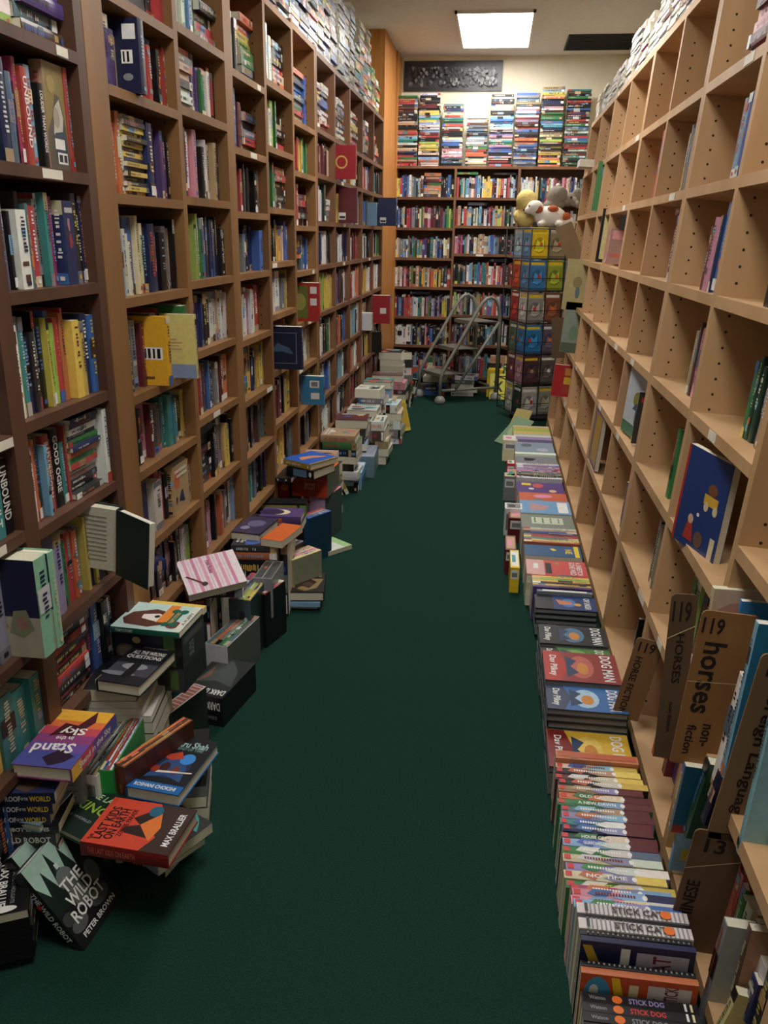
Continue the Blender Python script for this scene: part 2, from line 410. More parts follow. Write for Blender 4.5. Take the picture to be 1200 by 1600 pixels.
# ------------------------------------------------------------------ room
def slab(name, lo, hi, m_, kind='structure'):
    p = PM(); p.box(lo, hi, W3); o = p.build(name, m_); o['kind'] = kind; return o
slab('floor', (-1.6, -1.2, -.05), (1.5, BACKY + .1, 0), 'carpet')
slab('ceiling', (-1.6, -1.2, CEIL), (1.5, BACKY + .1, CEIL + .05), 'ceil')
slab('wall_back', (-1.6, BACKY, 0), (1.5, BACKY + .08, CEIL), 'wall')
slab('wall_left', (-1.6, -1.2, 0), (-1.33, BACKY, CEIL), 'wall')
slab('wall_right', (1.15, -1.2, 0), (1.5, BACKY, CEIL), 'wall')
p = PM(); p.box((-1.33, 7.545, 0), (-1.0, 7.60, CEIL - .002), W3); p.box((-1.04, 7.6, 0), (-1.0, 8.33, CEIL - .002), W3); p.box((-1.03, 8.33, 0), (-.985, 8.66, CEIL - .012), W3)
tag(p.build('trim_1', 'panel'), kind='structure')

for i, (x, y, k) in enumerate(LIGHTS):
    e = empty('ceiling_light', Matrix.Translation((x, y, CEIL)))
    tag(e, ['white fluorescent ceiling panel above the far end of the aisle', 'fluorescent ceiling panel above the middle of the aisle', 'fluorescent ceiling panel above the near end of the aisle'][i], 'ceiling light')
    p = PM(); a, b = .30, .61
    for lo, hi in (((-a, -b, -.02), (a, -b + .02, 0)), ((-a, b - .02, -.02), (a, b, 0)), ((-a, -b, -.02), (-a + .02, b, 0)), ((a - .02, -b, -.02), (a, b, 0))): p.box(lo, hi, W3)
    p.build('frame', 'tag', e)
    p = PM(); p.box((-a + .02, -b + .02, -.014), (a - .02, b - .02, -.004), W3); p.build('diffuser', emit('lamp_glow', LIGHT_POWER * k), e)
e = empty('ceiling_vent', Matrix.Translation((.76, 8.13, CEIL)))
tag(e, 'dark square grille in the ceiling near the far right corner', 'vent')
p = PM(); p.box((-.27, -.3, -.008), (.3, .3, 0), W3); p.build('grille', 'vent', e)
p = PM()
for q in range(12): p.box((-.26, -.28 + q * .048, -.014), (.29, -.27 + q * .048, -.006), W3)
p.build('slat', 'dark', e)

# poster on the back wall
e = empty('poster', frame((-.5, BACKY - .012, 2.795), (0, 0, 1), (0, -1, 0)))
tag(e, 'long black framed monochrome picture high on the back wall', 'picture')
p = PM(); rng = random.Random(5)
art = [('r', .04, .13, .97, .8, 'd')]
for q in range(420):
    cx, cy = rng.uniform(.06, .95), rng.uniform(.18, .75); r0 = rng.uniform(.006, .026); n = rng.randint(4, 8)
    art.append(('p', [(min(.96, max(.045, cx + r0 * .8 * rng.uniform(.4, 1.4) * math.cos(2 * math.pi * i / n))), min(.79, max(.14, cy + r0 * 4 * rng.uniform(.4, 1.3) * math.sin(2 * math.pi * i / n)))) for i in range(n)],
                (lambda g: (g, g, g * 1.02))(rng.choice([.01, .02, .03, .06, .1, .16, .25]) * .8)))
p.box((0, -.46, 0), (.01, .46, .255), C('26262a'))
art_on(p, art, Vector((.0101, -.46, 0)), Vector((0, 1, 0)), Vector((0, 0, 1)), .92, .255, Vector((1, 0, 0)), None)
p.build('print', 'print', e)

# ------------------------------------------------------------------ bookcases
TH = math.atan(.0704)
FL = frame((-1.0, 0, 0), (0, 0, 1), (1, 0, 0))
FR = frame((.482, 0, 0), (math.sin(TH), 0, math.cos(TH)), (-math.cos(TH), 0, math.sin(TH)))
FB = frame((0, 8.40, 0), (0, 0, 1), (0, -1, 0))
def hexhole(p, x, y, z, ny, r=.004):
    pts = [(x + r * math.cos(a * math.pi / 3), y, z + r * math.sin(a * math.pi / 3)) for a in range(6)]
    p.poly(pts if ny < 0 else pts[::-1], (.02, .01, .005), 1)
def bookcase(label, F, bays, uprights, depth, wood, top, lip=.026, shelf_in=.0, labels=(), group=None, holes=True, hole_side=-1, bottom=0.0):
    """uprights: (s0,s1); bays: list of (s0,s1,[shelf heights]) where a height is the top face of a board"""
    e = empty('bookcase', F); tag(e, label, 'bookcase', group)
    for (a, b) in uprights:
        p = PM(); p.box((-depth, a, bottom), (0, b, top), W3)
        if holes:
            for face, ny in ((a - .0006, -1), (b + .0006, 1)):
                z = bottom + .14
                while z < top - .08:
                    hexhole(p, -.045, face, z, ny); hexhole(p, -depth + .06, face, z, ny); z += .042
        p.build('upright', [wood, 'hole'], e)
    s0 = min(u[0] for u in uprights); s1 = max(u[1] for u in uprights)
    p = PM(); p.box((-depth - .008, s0, bottom), (-depth, s1, top), W3); p.build('back_panel', wood, e)
    for (a, b, zs) in bays:
        for z in zs:
            if z is None: continue
            p = PM(); p.box((-depth + .002, a + .0005, z - lip), (-shelf_in, b - .0005, z), W3); p.build('shelf', wood, e)
    p = PM(); p.box((-depth, s0, bottom), (-.02, s1, bottom + .05), W3); p.build('kick_board', wood, e)
    for (a, w_, z) in labels:
        p = PM(); p.box((-shelf_in + .0003, a, z - lip + .003), (-shelf_in + .0012, a + w_, z - .003), W3); p.build('price_label', 'tag', e)
    return e
rl = random.Random(3)
def lab(bays, prob=.6, w=(.05, .10)):
    out = []
    for a, b, zs in bays:
        for z in zs:
            if rl.random() < prob and z > .3: ww = rl.uniform(*w); out.append((rl.uniform(a, b - ww), ww, z))
    return out
# left wall, near to far
zA = [.09, .35, .60, .87, 1.085, 1.36, 1.62, 1.89, 2.15]; zB = [.09, .35, .597, .852, 1.10, 1.375, 1.632, 1.895, 2.16]
bA = [(1.07, 1.60, zA), (1.655, 2.06, zB)]
bookcase('dark walnut bookcase at the near end of the left wall', FL, bA, [(1.03, 1.07), (1.60, 1.655), (2.06, 2.10)], .27, 'wood_dark', 2.42, labels=lab(bA, .45), hole_side=-1)
zC = [.10, .365, .597, .830, 1.055, 1.325, 1.595, 1.855, 2.075, 2.42]; zD = [.10, .36, .61, .875, 1.11, 1.345, 1.61, 1.875, 2.105, 2.42]
bC = [(2.215, 2.70, zC), (2.735, 3.195, zD)]
bookcase('golden wood bookcase beside the dark one on the left wall', FL, bC, [(2.105, 2.215), (2.70, 2.735), (3.195, 3.24)], .27, 'wood_gold', 2.43, labels=lab(bC, .35))
zE = [.10, .35, .59, .835, 1.085, 1.345, 1.58, 1.81, 2.075, 2.42]; zF = [.10, .37, .63, .885, 1.145, 1.375, 1.61, 1.86, 2.12, 2.42]; zG = [.10, .35, .59, .82, 1.055, 1.315, 1.54, 1.795, 2.025, 2.43]
bE = [(3.285, 3.73, zE), (3.765, 4.225, zF), (4.26, 4.735, zG)]
bookcase('golden wood bookcase of three bays midway along the left wall', FL, bE, [(3.24, 3.285), (3.73, 3.765), (4.225, 4.26), (4.735, 4.77)], .27, 'wood_gold', 2.44, labels=lab(bE, .3))
dv = [4.79, 5.32, 5.85, 6.39, 6.95, 7.51]; zH = [.09, .32, .56, .80, 1.065, 1.33, 1.57, 1.82, 2.05, 2.42]
bH = [(dv[i] + .015, dv[i + 1] - .015, zH) for i in range(5)]
bookcase('reddish brown bookcase of five bays at the far end of the left wall', FL, bH, [(d - .015, d + .015) for d in dv], .27, 'wood_red', 2.43, labels=lab(bH, .15), holes=False)
# right wall, leaning back a little against the wall
zR = [.09, .44, .745, 1.055, 1.365, 1.66, 1.965, 2.31]
zRn = [.09, .44, .745, .885, 1.055, 1.365, 1.66, 1.965, 2.31]
def rb(ys, zs): return [(-b, -a, zs) for a, b in ys]
b1 = rb([(1.10, 1.735)], [.09, .44, .885, 1.2, 1.63, 1.965]) + rb([(1.765, 2.34), (2.37, 2.955)], zR[:-1])
bookcase('light maple bookcase at the near end of the right wall', FR, b1, [(-1.10, -1.07), (-1.765, -1.735), (-2.37, -2.34), (-2.985, -2.955)], .30, 'wood_tan', 2.75, lip=.03, labels=lab(b1, .35))
b2 = rb([(3.015, 3.56), (3.585, 4.17)], zR[:-1] + [2.31])
bookcase('light maple bookcase second along the right wall', FR, b2, [(-3.015, -2.987), (-3.585, -3.56), (-4.20, -4.17)], .30, 'wood_tan', 2.31, lip=.03, labels=lab(b2, .3))
b3 = rb([(4.23, 4.86), (4.885, 5.48)], zR)
bookcase('light maple bookcase third along the right wall', FR, b3, [(-4.23, -4.202), (-4.885, -4.86), (-5.51, -5.48)], .30, 'wood_tan', 2.31, lip=.03, labels=lab(b3, .3))
b4 = rb([(5.54, 6.16), (6.185, 6.84)], zR)
bookcase('light maple bookcase at the far end of the right wall', FR, b4, [(-5.54, -5.512), (-6.185, -6.16), (-6.87, -6.84)], .30, 'wood_tan', 2.31, lip=.03, labels=lab(b4, .3))
# back wall
zk1 = [.15, .455, .735, 1.02, 1.295, 1.573, 1.85, 2.125]; zk2 = [.15, .47, .762, 1.055, 1.34, 1.597, 1.85, 2.125]; zk3 = [.15, .446, .705, .995, 1.23, 1.533, 1.82, 2.125]
bk = [(-1.005, -.437, zk1), (-.415, .157, zk2), (.18, .9, zk3)]
bookcase('reddish brown bookcase of three bays filling the back wall', FB, bk, [(-1.03, -1.005), (-.437, -.415), (.157, .18), (.9, .93)], .24, 'wood_red', 2.125, lip=.024, labels=lab(bk, .15), holes=False)

# ------------------------------------------------------------------ shelved books, cell by cell (letters follow the photograph)
def fillbay(F, a, b, zs, rows, where, recess, seed, **kw):
    for j, (z, txt) in enumerate(rows):
        if not txt: continue
        nz = min([q for q in zs if q > z + .02] + [z + .30])
        M = F @ Matrix.Translation((0, a, z + .0008))
        cell(M, b - a, nz - z - .03, txt, (where, round(z, 2), zs), recess, seed=seed * 31 + j, **kw)
LFT = [
 ('nearest left bay', 1.07, 1.60, zA, [(1.085, 'wndkbrkwlwnoln(w.16)w|0:k'), (.87, 'kdrnkbdgkt(=VAULT,t.03)k(=UNBOUND,t.03)|.2:dk'), (.60, 'kdwnbrMP(t.03)n(t.035)v(t.03)G(hard,p.09,w.15,h.235,t.036,x1)G(p.085,t.02,h.23,x1)|.55:l'), (.35, 'kdnkwtky(=HUNTED,t.04)y(t.02)t(t.04)t(t.04)t(t.03)'), (.09, 'kdkndkbkd')], .02),
 ('second left bay', 1.655, 2.06, zB, [(1.895, '[rrwrwl][kyppeB]'), (1.632, 'clG(t.02)k(=MEDWICK ORCHARD,t.026)n(t.03)e(t.02)kM(t.014)r(=UNBOUND,t.024)st(t.014)k(t.02,=LOUDER THAN WORDS)T(F,t.085,h.235,xb)r(p.02,h.235)w(t.016)|0:ty'), (1.375, 'rnpgkw(t.05)dergr(t.015)tbMn(F,t.06,h.19)m(t.012)d(t.03)k(t.024)n(t.024)|.0:B|.55:o'), (1.10, 'kw(t.022)lt(t.02)n(t.03)dkky(t.013)bl(t.022)r(t.024)o(t.022)r(t.012)y(p.01,t.036,h.19)ynb|.15:dgor'), (.852, 'b(t.03)wodsr(=BAD UNICORN,t.03)mk(=GOOD OGRE,t.034)t(t.02)r(t.012)[nnwnGnoGrwgdkd](w.16)w(t.024,p.02,h.2)|0:m'), (.597, 'kbvtGroeynyk(t.04)B(t.04)d(t.014)'), (.35, '_(t.02)[dkrdrdrdkk](w.19)n(t.03)bkw(t.016)k_(t.04)'), (.09, 'kkdkdkkdkd')], .03),
 ('third left bay', 2.215, 2.70, zC, [(2.075, 'wyTww[nnkk]kr'), (1.855, 'rypTn(p.06,h.2,w.16,t.03,x2)wkrkkr|.05:c'), (1.595, 'sB(t.04)o(t.02)[ddyydydydydyddyy](w.15)n(t.03)nppk'), (1.325, 'Bs(t.04)w(t.014)b(t.04)cnnnkgTk|.2:k'), (1.055, 'kngm(t.02)y(p.075,w.17,h.205,t.022,x3)nry(p.10,w.15,h.2,t.014,x4)c(p.02)G(p.05,h.22,t.03)w(t.018)'), (.83, 'kkkP(t.05)m(t.02)B(t.04)B(t.02)Dttteky'), (.597, 'knnw(t.04,p.02)r(t.02)kT(F,t.09)c(t.02)'), (.365, 'bkkkdkkkkkwlD'), (.10, 'kdkkddk')], .038),
 ('fourth left bay', 2.735, 3.195, zD, [(2.105, 'oowwtsG[kkrr]'), (1.875, '[okTTdwwg]nvpGPwrk'), (1.61, 'tnnwP(t.03)dkw(t.012)cTdd'), (1.345, 'BTlG(t.03)b(t.02)dnbnk'), (1.11, 'mnp(t.03)nk(t.03)wwTww'), (.875, 'mrmrPnbngwmo(t.04)'), (.61, '[kddkdkdd](w.2)kdgTyk'), (.36, 'kkdPPkdokgBws'), (.10, 'kddkkd')], .035),
 ('fifth left bay', 3.285, 3.73, zE, [(2.075, 'snwwk[orylGGgb]|0:wg'), (1.81, 'yyb(t.03)bm[kkerB]|.2:c'), (1.58, 'wkgrdkkg'), (1.345, 'TTcgkn(t.03)b(t.04,p.03)k'), (1.085, 's(t.03)b(t.03)wwPwr(t.05)'), (.835, '[gTodkbte]y(t.04)nnyy'), (.59, 'kwrmkmBTe(t.03)'), (.35, 'sgttebkgn')], .048),
 ('sixth left bay', 3.765, 4.225, zF, [(2.12, 'cDTww[kkkrco]'), (1.86, 'rPPwlG[kTkBr]'), (1.61, 'tkDGG(t.02)[orkkdd]'), (1.375, 'kkgkky(t.03)cb'), (1.145, 'roww(t.06)gy'), (.885, 'dkn(p.15,w.19,h.2,t.03,x5)bbwPT'), (.63, 'wdPmMky(t.04)'), (.37, '[yggTTg]y(t.03)yke')], .045),
 ('seventh left bay', 4.26, 4.735, zG, [(2.025, 'ke[oddbbegGrTg](w.25)b'), (1.795, 'rkyryytG'), (1.54, 'kkor[mrkdm]m'), (1.315, 'kn[kynokd]ebw'), (1.055, 'wngr(p.12,w.16,h.2,t.03,x6)dkkg'), (.82, 'dkdnbbwT'), (.59, 'kdknb(p.12,w.12,h.16,t.03,x7)sbw'), (.35, 'kmkdkegk')], .048)]
for q, (wh, a, b, zs, rows, rc) in enumerate(LFT): fillbay(FL, a, b, zs, rows, wh, rc, q + 1)
HB = ['eighth left bay', 'ninth left bay', 'tenth left bay', 'eleventh left bay', 'last left bay']
HR = [
 ['[wvyPynvnwTrwr][wwgkbbnwwwrrr]', 'wgmwmdmc', 'wwwgD(t.04)[wwgg]', 'wcnwke|.1:yk', 'ly', 'gwTkGw', 'kgwbsd', 'kwwTk'],
 ['[wwnTmkkwgwT][wwvvdkrnwgww]', 'r(p.14,h.19,t.03,x8)ywpnw', 'ym(p.12,h.22,t.03)w', 'cdwwn', 'wbmdw', 'kno(t.03)kb', 'kwdswk', 'wTwkd'],
 ['[rwrwyywwrorr][wrkwyywgorrw]', 'GDywyk', 'kkmmww', 'ywmmr', 'omrwo', 'yTskw', 'krTwr', 'mdrk'],
 ['[rkrkTTkkbw][wkdrkTkb]', 'nwrwbr', 'nb(t.04)es(p.06)', 'wwdwk', 'Gkyw', 'w(p.09,h.13,t.05)Tk', 'Twkyd', 'kTm'],
 ['[ooorkkrTr][kTork]', 'ttkD', 'n(p.22,h.22,t.03)kk', 'rwkwG', 'rrwk', 'r(p.18,h.25,t.03,xa)kw', 'k(p.1)dwk', 'dkmT']]
for i in range(5):
    zr = [2.05, 1.82, 1.57, 1.33, 1.065, .80, .56, .32]
    rows = [(z, HR[i][j]) for j, z in enumerate(zr)]
    fillbay(FL, dv[i] + .015, dv[i + 1] - .015, zH, rows, HB[i], .03, 20 + i, W=.14)
BK = [('left bay of the back bookcase', -1.005, -.437, zk1, ['yyrbnbswgedsTB[oTmGToTB](w.17)kknbkk', 'knbdwckrMgdmcGTmPmmkdmeDGlG', 'cwTgswglktGmtgppktwsnbkwcTk', 'cwTwmPrmTGmTDyygcroyky(t.02)d(t.03)d(t.03)r(t.03)', 'ornbsenrrroswwttckPGnwvnkvpkyyd|.3:k', 'gcw(t.04)w(t.04)w(t.04)skkdlpkPrnbkkdgyk', 'gTgbdkgskrkbrgGTkedwk']),
      ('middle bay of the back bookcase', -.415, .157, zk2, ['rktwGsgwobsncyyyymkwyrwmrgwsk|.0:wG|.6:k', 'rTkwrTsDwgctskwnrmsTlyrgkdGkgc|.2:g', 'PMmMktPwnkwTccTccsbbseekkddkgk', 'dkDkedwssmtbrttowPrworPmodmr|.6:gk', 'clGcgPGTtkdwePlPmogtMborwPnbneks|.0:k', 'mgknbosoTkgwkkdtsedkTgwnwk|.6:w', 'rkdPegwskbmrtsekkwTkd']),
      ('right bay of the back bookcase', .18, .9, zk3, ['wwwwwwwkwyktntrcwPmmvmPrwcvbnwkegbknwgr', 'kkknrkkkdTkrwgbmkdgTnewkmb', 'wPsvbwTkgroecGtmnb', 'wGswwkrmbGTcwwnkr', 'kmyckwwTgrsnb', 'kPmwvTbwrGnke', 'kdgwTmkrbeGw'])]
for q, (wh, a, b, zs, rows) in enumerate(BK):
    zl = [z for z in zs[::-1] if z < 2.1]
    fillbay(FB, a, b, zs, list(zip(zl, rows)), wh, .03, 40 + q, W=.13, hmin=.66, hmax=.82)
def tower(F, s0, wd, z0, z1, cols, seed, th=.026, recess=.02, where='stack', W=.14):
    rng = random.Random(seed); z = z0; i = 0; out = []
    while z < z1 - .008:
        ch = cols[i % len(cols)] if i >= len(cols) else cols[i]; T = th * rng.uniform(.75, 1.2); ln = wd * rng.uniform(.93, 1)
        j = rng.uniform(-.01, .01)
        M = F @ frame(Vector((-recess - j, s0 + ln + rng.uniform(0, wd - ln), z + T / 2)), (0, -1, 0), (1, 0, 0))
        out.append(spec(ch, W, T - .0006, ln, M, where=where, pos=('tower', i))); z += T; i += 1
    SHELVED.extend(out)
TW = [(-1.0, .2, 2.735, 'rrTGrnnTckwttsorokkTwkkddmBd'), (-.79, .195, 2.74, 'wwoskckylylkkrmswwsytsyykmmkdkdwk'), (-.57, .195, 2.655, 'kekePwwPkbbsckkkmwrtGtrcen'), (-.345, .2, 2.56, 'wcwceoorGgwgwskeedgB'), (-.13, .215, 2.735, 'rkrwPkkbbnPGtwPvkwwssbbswkkcwwkdwk'), (.1, .215, 2.745, 'egbTbeknbbTromkdbokmvmwswPwdTg'), (.33, .205, 2.79, 'okyokyTkykclDTTkbtsbDGGGmwPdnkoyysTB'), (.555, .215, 2.78, 'kGkDtmdwrmmtbrDwebGmRkmnkbkkr'.replace('R', 'r'))]
for i, (s, wd, zt, cs) in enumerate(TW): tower(FB, s, wd, 2.127, zt, cs, 60 + i, .0195, .03, 'tower on the back bookcase')
# stacks on top of the left and right cases
rng = random.Random(77); s = 3.3; i = 0
tops = 'wgbykswTeswmkyoldbtrGnwgcT'
while s < 7.35:
    wd = rng.uniform(.17, .23); zt = 2.44 + rng.uniform(.30, .52)
    if 4.55 < s < 5.1: zt = 2.98
    if s < 4.3: pal = 'wgkTbPscBo'
    elif s < 5.3: pal = 'yoTbgsnwgkwPe'
    elif s < 6.2: pal = 'egdwTkgwbsk'
    else: pal = 'oykwbGtrlnwoTe'
    if s > 7: zt = 2.75 - (s - 7) * .3
    cs = ''.join(rng.choice(pal) for _ in range(40))
    tower(FL, s, wd, 2.445, zt, cs, 90 + i, .024, .03 + rng.uniform(0, .02), 'stack on top of the left bookcases'); s += wd + .004; i += 1
s = 3.03; i = 0
while s < 6.8:
    wd = rng.uniform(.16, .21)
    zt = 2.31 + (rng.uniform(.24, .42) if s < 4.15 else rng.uniform(.18, .36) if s < 5.4 else rng.uniform(.14, .22))
    tower(FR, -s - wd, wd, 2.312, zt, ''.join(rng.choice('wwwwgcwkwwnwTwwM') for _ in range(30)), 140 + i, .016, .02 + rng.uniform(0, .03), 'pile on top of the right bookcases'); s += wd + .006; i += 1
# right wall shelves, sparse: (y near end, y far end, shelf height, letters far to near)
RT = [(2.385, 2.66, 1.965, '[rmmmPPmr](w.26)', .03), (3.02, 3.13, 1.965, '[ToTToTooTo](w.06)kn(t.02)', .04), (3.59, 3.70, 1.965, '[TgTkTg](w.1)', .06),
      (2.375, 2.545, 1.66, 'gse(t.03)b(t.03)y(t.03)', .02), (3.02, 3.30, 1.66, 'kTg(l8)g(t.02)c(t.03,l8)kk', .04), (3.59, 3.68, 1.66, 'r(t.03,h.25)', .02), (1.77, 1.93, 1.66, 'ygnk', .05),
      (1.77, 2.02, 1.365, 'DkGGtPwr', .03), (2.375, 2.60, 1.365, 'mPPnb(t.06,h.24)s|0:w', .02), (3.02, 3.22, 1.365, 'PwpkbkT|0:dm', .03), (3.59, 3.66, 1.365, 'cw', .03),
      (1.78, 2.06, 1.055, 'GDDk(t.03)kTc(t.03)gD', .06), (2.375, 2.64, 1.055, 'TBTPTTPe(l6)w(t.03,l6)r(l6)', .05), (3.02, 3.2, 1.055, 'GkDd|0:d', .05), (4.24, 4.32, 1.055, 'kG', .05), (3.6, 3.66, 1.055, 'd', .1),
      (2.375, 2.58, .745, 'lG(t.03)DdGkD', .04), (3.02, 3.06, .745, 'k', .08), (4.3, 4.36, .745, 'd', .08),
      (2.375, 2.60, .44, 'kBTk(t.04)dk', .04), (3.01, 3.14, .44, 'nbkdk', .03), (1.80, 2.2, .44, 'gGDlwkmnT(t.04)kGd', .06),
      (2.375, 2.62, .09, 'kDGTkdwGkd', .05), (3.01, 3.1, .09, 'BmwBr', .04), (1.8, 2.25, .09, 'nkbwGmpkTcs', .06), (1.12, 1.7, .44, 'wbsnkGrmPwcTysk', .05), (1.12, 1.7, .09, 'kDnbmrGcTkwdk', .05)]
for q, (y0, y1, z, t, rc) in enumerate(RT):
    M = FR @ Matrix.Translation((0, -y1, z + .0008))
    bay = 'nearest right bay' if y0 < 1.75 else 'second right bay' if y0 < 2.36 else 'third right bay' if y0 < 2.98 else 'fourth right bay' if y0 < 3.57 else 'fifth right bay' if y0 < 4.2 else 'sixth right bay'
    cell(M, y1 - y0, .265, t, (bay, z, zR), rc, W=.15, seed=300 + q, hmin=.66, hmax=.85)
# ------------------------------------------------------------------ loose books and boxed sets on the floor
def flat(p1, p2, z, depth, T, c, label, top='away', group=None, yofs=0, **k):
    A = onz(*p1, z); B = onz(*p2, z); e = (B - A); Le = e.length; e.normalize(); U = Vector((0, 0, 1)); a = U.cross(e)
    dz = U * (T / 2); k.setdefault('hard', True)
    if top == 'away': M = frame(A - dz, a, -e); W, H = Le, depth
    elif top == 'toward': M = frame(B + a * depth - dz, -a, e); W, H = Le, depth
    elif top == 'right': M = frame(A + a * depth - dz, e, a); W, H = depth, Le
    else: M = frame(B - dz, -e, -a); W, H = depth, Le
    s = spec(c, W, T - .0006, H, M, **k)
    if 'front' not in k: s['artf'] = True
    return make_book(s, label, group)
def pilew(A, B, z, depth, items, group=None):
    """the same with world corners A, B (x, y) of the near edge"""
    A = Vector((*A, 0)); B = Vector((*B, 0)); e = (B - A); Le = e.length; e.normalize(); U = Vector((0, 0, 1)); a = U.cross(e)
    for it in items:
        T, c, label, top = it[:4]; dx = it[4] if len(it) > 4 else 0; k = dict(it[5]) if len(it) > 5 else {}
        L2 = Le * k.pop('sl', 1); dp = depth * k.pop('sd', 1); a2 = k.pop('rot', 0)
        R = Matrix.Rotation(a2, 3, 'Z'); e2 = R @ e; aa = R @ a
        A2 = A + e * dx + Vector((0, 0, z - T / 2)); B2 = A2 + e2 * L2
        if top == 'away': M = frame(A2, aa, -e2); W, H = L2, dp
        elif top == 'toward': M = frame(B2 + aa * dp, -aa, e2); W, H = L2, dp
        elif top == 'right': M = frame(A2 + aa * dp, e2, aa); W, H = dp, L2
        else: M = frame(B2, -e2, -aa); W, H = dp, L2
        s = spec(c, W, T - .0006, H, M, **k)
        if 'front' not in k: s['artf'] = True
        make_book(s, label, group); z -= T
def boxset(p1, p2, z, depth, h, c, label, tops='', front=None, side=None, toptext=None, topart=None, group=None, rot=0, W=None):
    A = onz(*p1, z) if len(p1) == 2 else Vector(p1); B = onz(*p2, z) if len(p2) == 2 else Vector(p2)
    e = (B - A); Le = W or e.length; e.normalize(); U = Vector((0, 0, 1)); a = U.cross(e)
    org = A - U * h
    M = Matrix.Identity(4)
    for i in range(3): M[i][0] = e[i]; M[i][1] = a[i]; M[i][2] = U[i]; M[i][3] = org[i]
    M = M @ Matrix.Rotation(rot, 4, 'Z')
    E = empty('boxed_set', M); tag(E, label, 'boxed set', group)
    p = PM(); col = C(c)
    if tops:
        t = .002
        for lo, hi in (((0, 0, 0), (Le, depth, t)), ((0, 0, t), (Le, t, h)), ((0, depth - t, t), (Le, depth, h)), ((0, t, t), (t, depth - t, h)), ((Le - t, t, t), (Le, depth - t, h))): p.box(lo, hi, col)
    else: p.box((0, 0, 0), (Le, depth, h), col)
    art_on(p, front or [], Vector((0, 0, 0)), Vector((1, 0, 0)), Vector((0, 0, 1)), Le, h, Vector((0, -1, 0)), col)
    art_on(p, side or [], Vector((Le, 0, 0)), Vector((0, 1, 0)), Vector((0, 0, 1)), depth, h, Vector((1, 0, 0)), col)
    if topart: art_on(p, topart, Vector((0, 0, h)), Vector((1, 0, 0)), Vector((0, 1, 0)), Le, depth, Vector((0, 0, 1)), col)
    p.build('slipcase', 'print', E)
    if tops:
        n = len(tops); ww = (Le - .005) / n
        for i, ch in enumerate(tops):
            s = spec(ch, h - .004, ww - .0005, depth - .006, Matrix.Identity(4)); pm, pg = book_geo(s)
            o = pm.build('volume', 'print', E); o.matrix_local = frame(Vector((.0025 + ww * (i + .5), .003, h + .001)), (0, 1, 0), (0, 0, 1))
            g = pg.build('pages', 'paper', o)
    return E
def lines(n, y0, y1, x0=.1, x1=.9, c='k', seed=1, th=.03):
    r = random.Random(seed); out = []
    for i in range(n):
        y = y1 - (y1 - y0) * i / max(1, n - 1); x = x0
        while x < x1 - .03:
            w_ = r.uniform(.03, .12); out.append(('r', x, y, min(x1, x + w_), y + th, c)); x += w_ + .025
    return out
def barcode(x0, y0, x1, y1, seed=1):
    r = random.Random(seed); out = [('r', x0, y0, x1, y1, 'w')]; x = x0 + .02
    while x < x1 - .03:
        w_ = r.choice([.006, .012, .018]); out.append(('r', x, y0 + .02, x + w_, y1 - .02, 'k')); x += w_ + r.choice([.008, .014])
    return out

# --- leaning pair in the near left corner
BL = onz(132, 1485, .002); BR = onz(192, 1397, .002)
r_ = (BR - BL); Wr = r_.length; r_.normalize()
d_ = ray(33, 1363); best = None
for q in range(400):
    P_ = CAM + d_ * (.0008 + q * 4e-6); v_ = P_ - BL
    sc_ = abs(v_.dot(r_)) + abs(v_.length - Wr * 1.46) * .8
    if P_.z > 0.02 and (best is None or sc_ < best[0]): best = (sc_, P_)
TL = best[1]; tp = (TL - BL); Hr = min(tp.length, Wr * 1.55); 
def robot(off, label, main=True):
    n = (-r_).cross(tp).normalized(); n = -n if n.z < 0 else n
    T = .03
    M = frame(BL - n * T / 2 + off, tp, -r_)
    s = spec('k', Wr, T, Hr, M, hard=True, col=hx('14181a'), pc='w', spine=[('t', 'THE WILD ROBOT', .55, .5, .62, .5, C('w')), ('r', .05, .2, .18, .8, 'd'), ('o', .4, .3, .03, .2, 'r')],
             front=[('r', 0, .55, 1, 1, hx('9dbcae')), ('p', [(0, .55), (0, .78), (.12, .6), (.2, .86), (.3, .6), (.4, .97), (.52, .62), (.62, .9), (.72, .62), (.84, .99), (1, .66), (1, .4), (0, .4)], hx('16241f')),
                    ('p', [(.3, .55), (.42, .8), (.5, .55)], hx('2c4a40')), ('o', .72, .92, .08, .05, hx('d8403c')), ('o', .45, .62, .15, .11, hx('6d716e')), ('r', .34, .3, .6, .6, hx('5c605e')),
                    ('o', .2, .2, .16, .07, hx('565a58')), ('o', .7, .22, .2, .08, hx('4a4e4c')), ('o', .85, .45, .12, .12, hx('5a5e5c')), ('o', .1, .32, .1, .07, hx('3c403e')), ('r', .42, .74, .48, .8, hx('c8ccc8')),
                    ('t', 'THE', .5, .56, .42, .12, C('w')), ('t', 'WILD', .5, .42, .52, .13, C('w')), ('t', 'ROBOT', .5, .28, .68, .13, C('w')), ('t', 'PETER BROWN', .5, .09, .74, .055, C('w'))])
    return make_book(s, label)
robot(Vector((0, 0, 0)), 'black and green hardcover leaning in front, big white title on rocks and pines')
robot(-(Vector((.045, -.005, 0)) ) + Vector((0, .035, .0)), 'second black hardcover leaning just behind the one with the big white title')

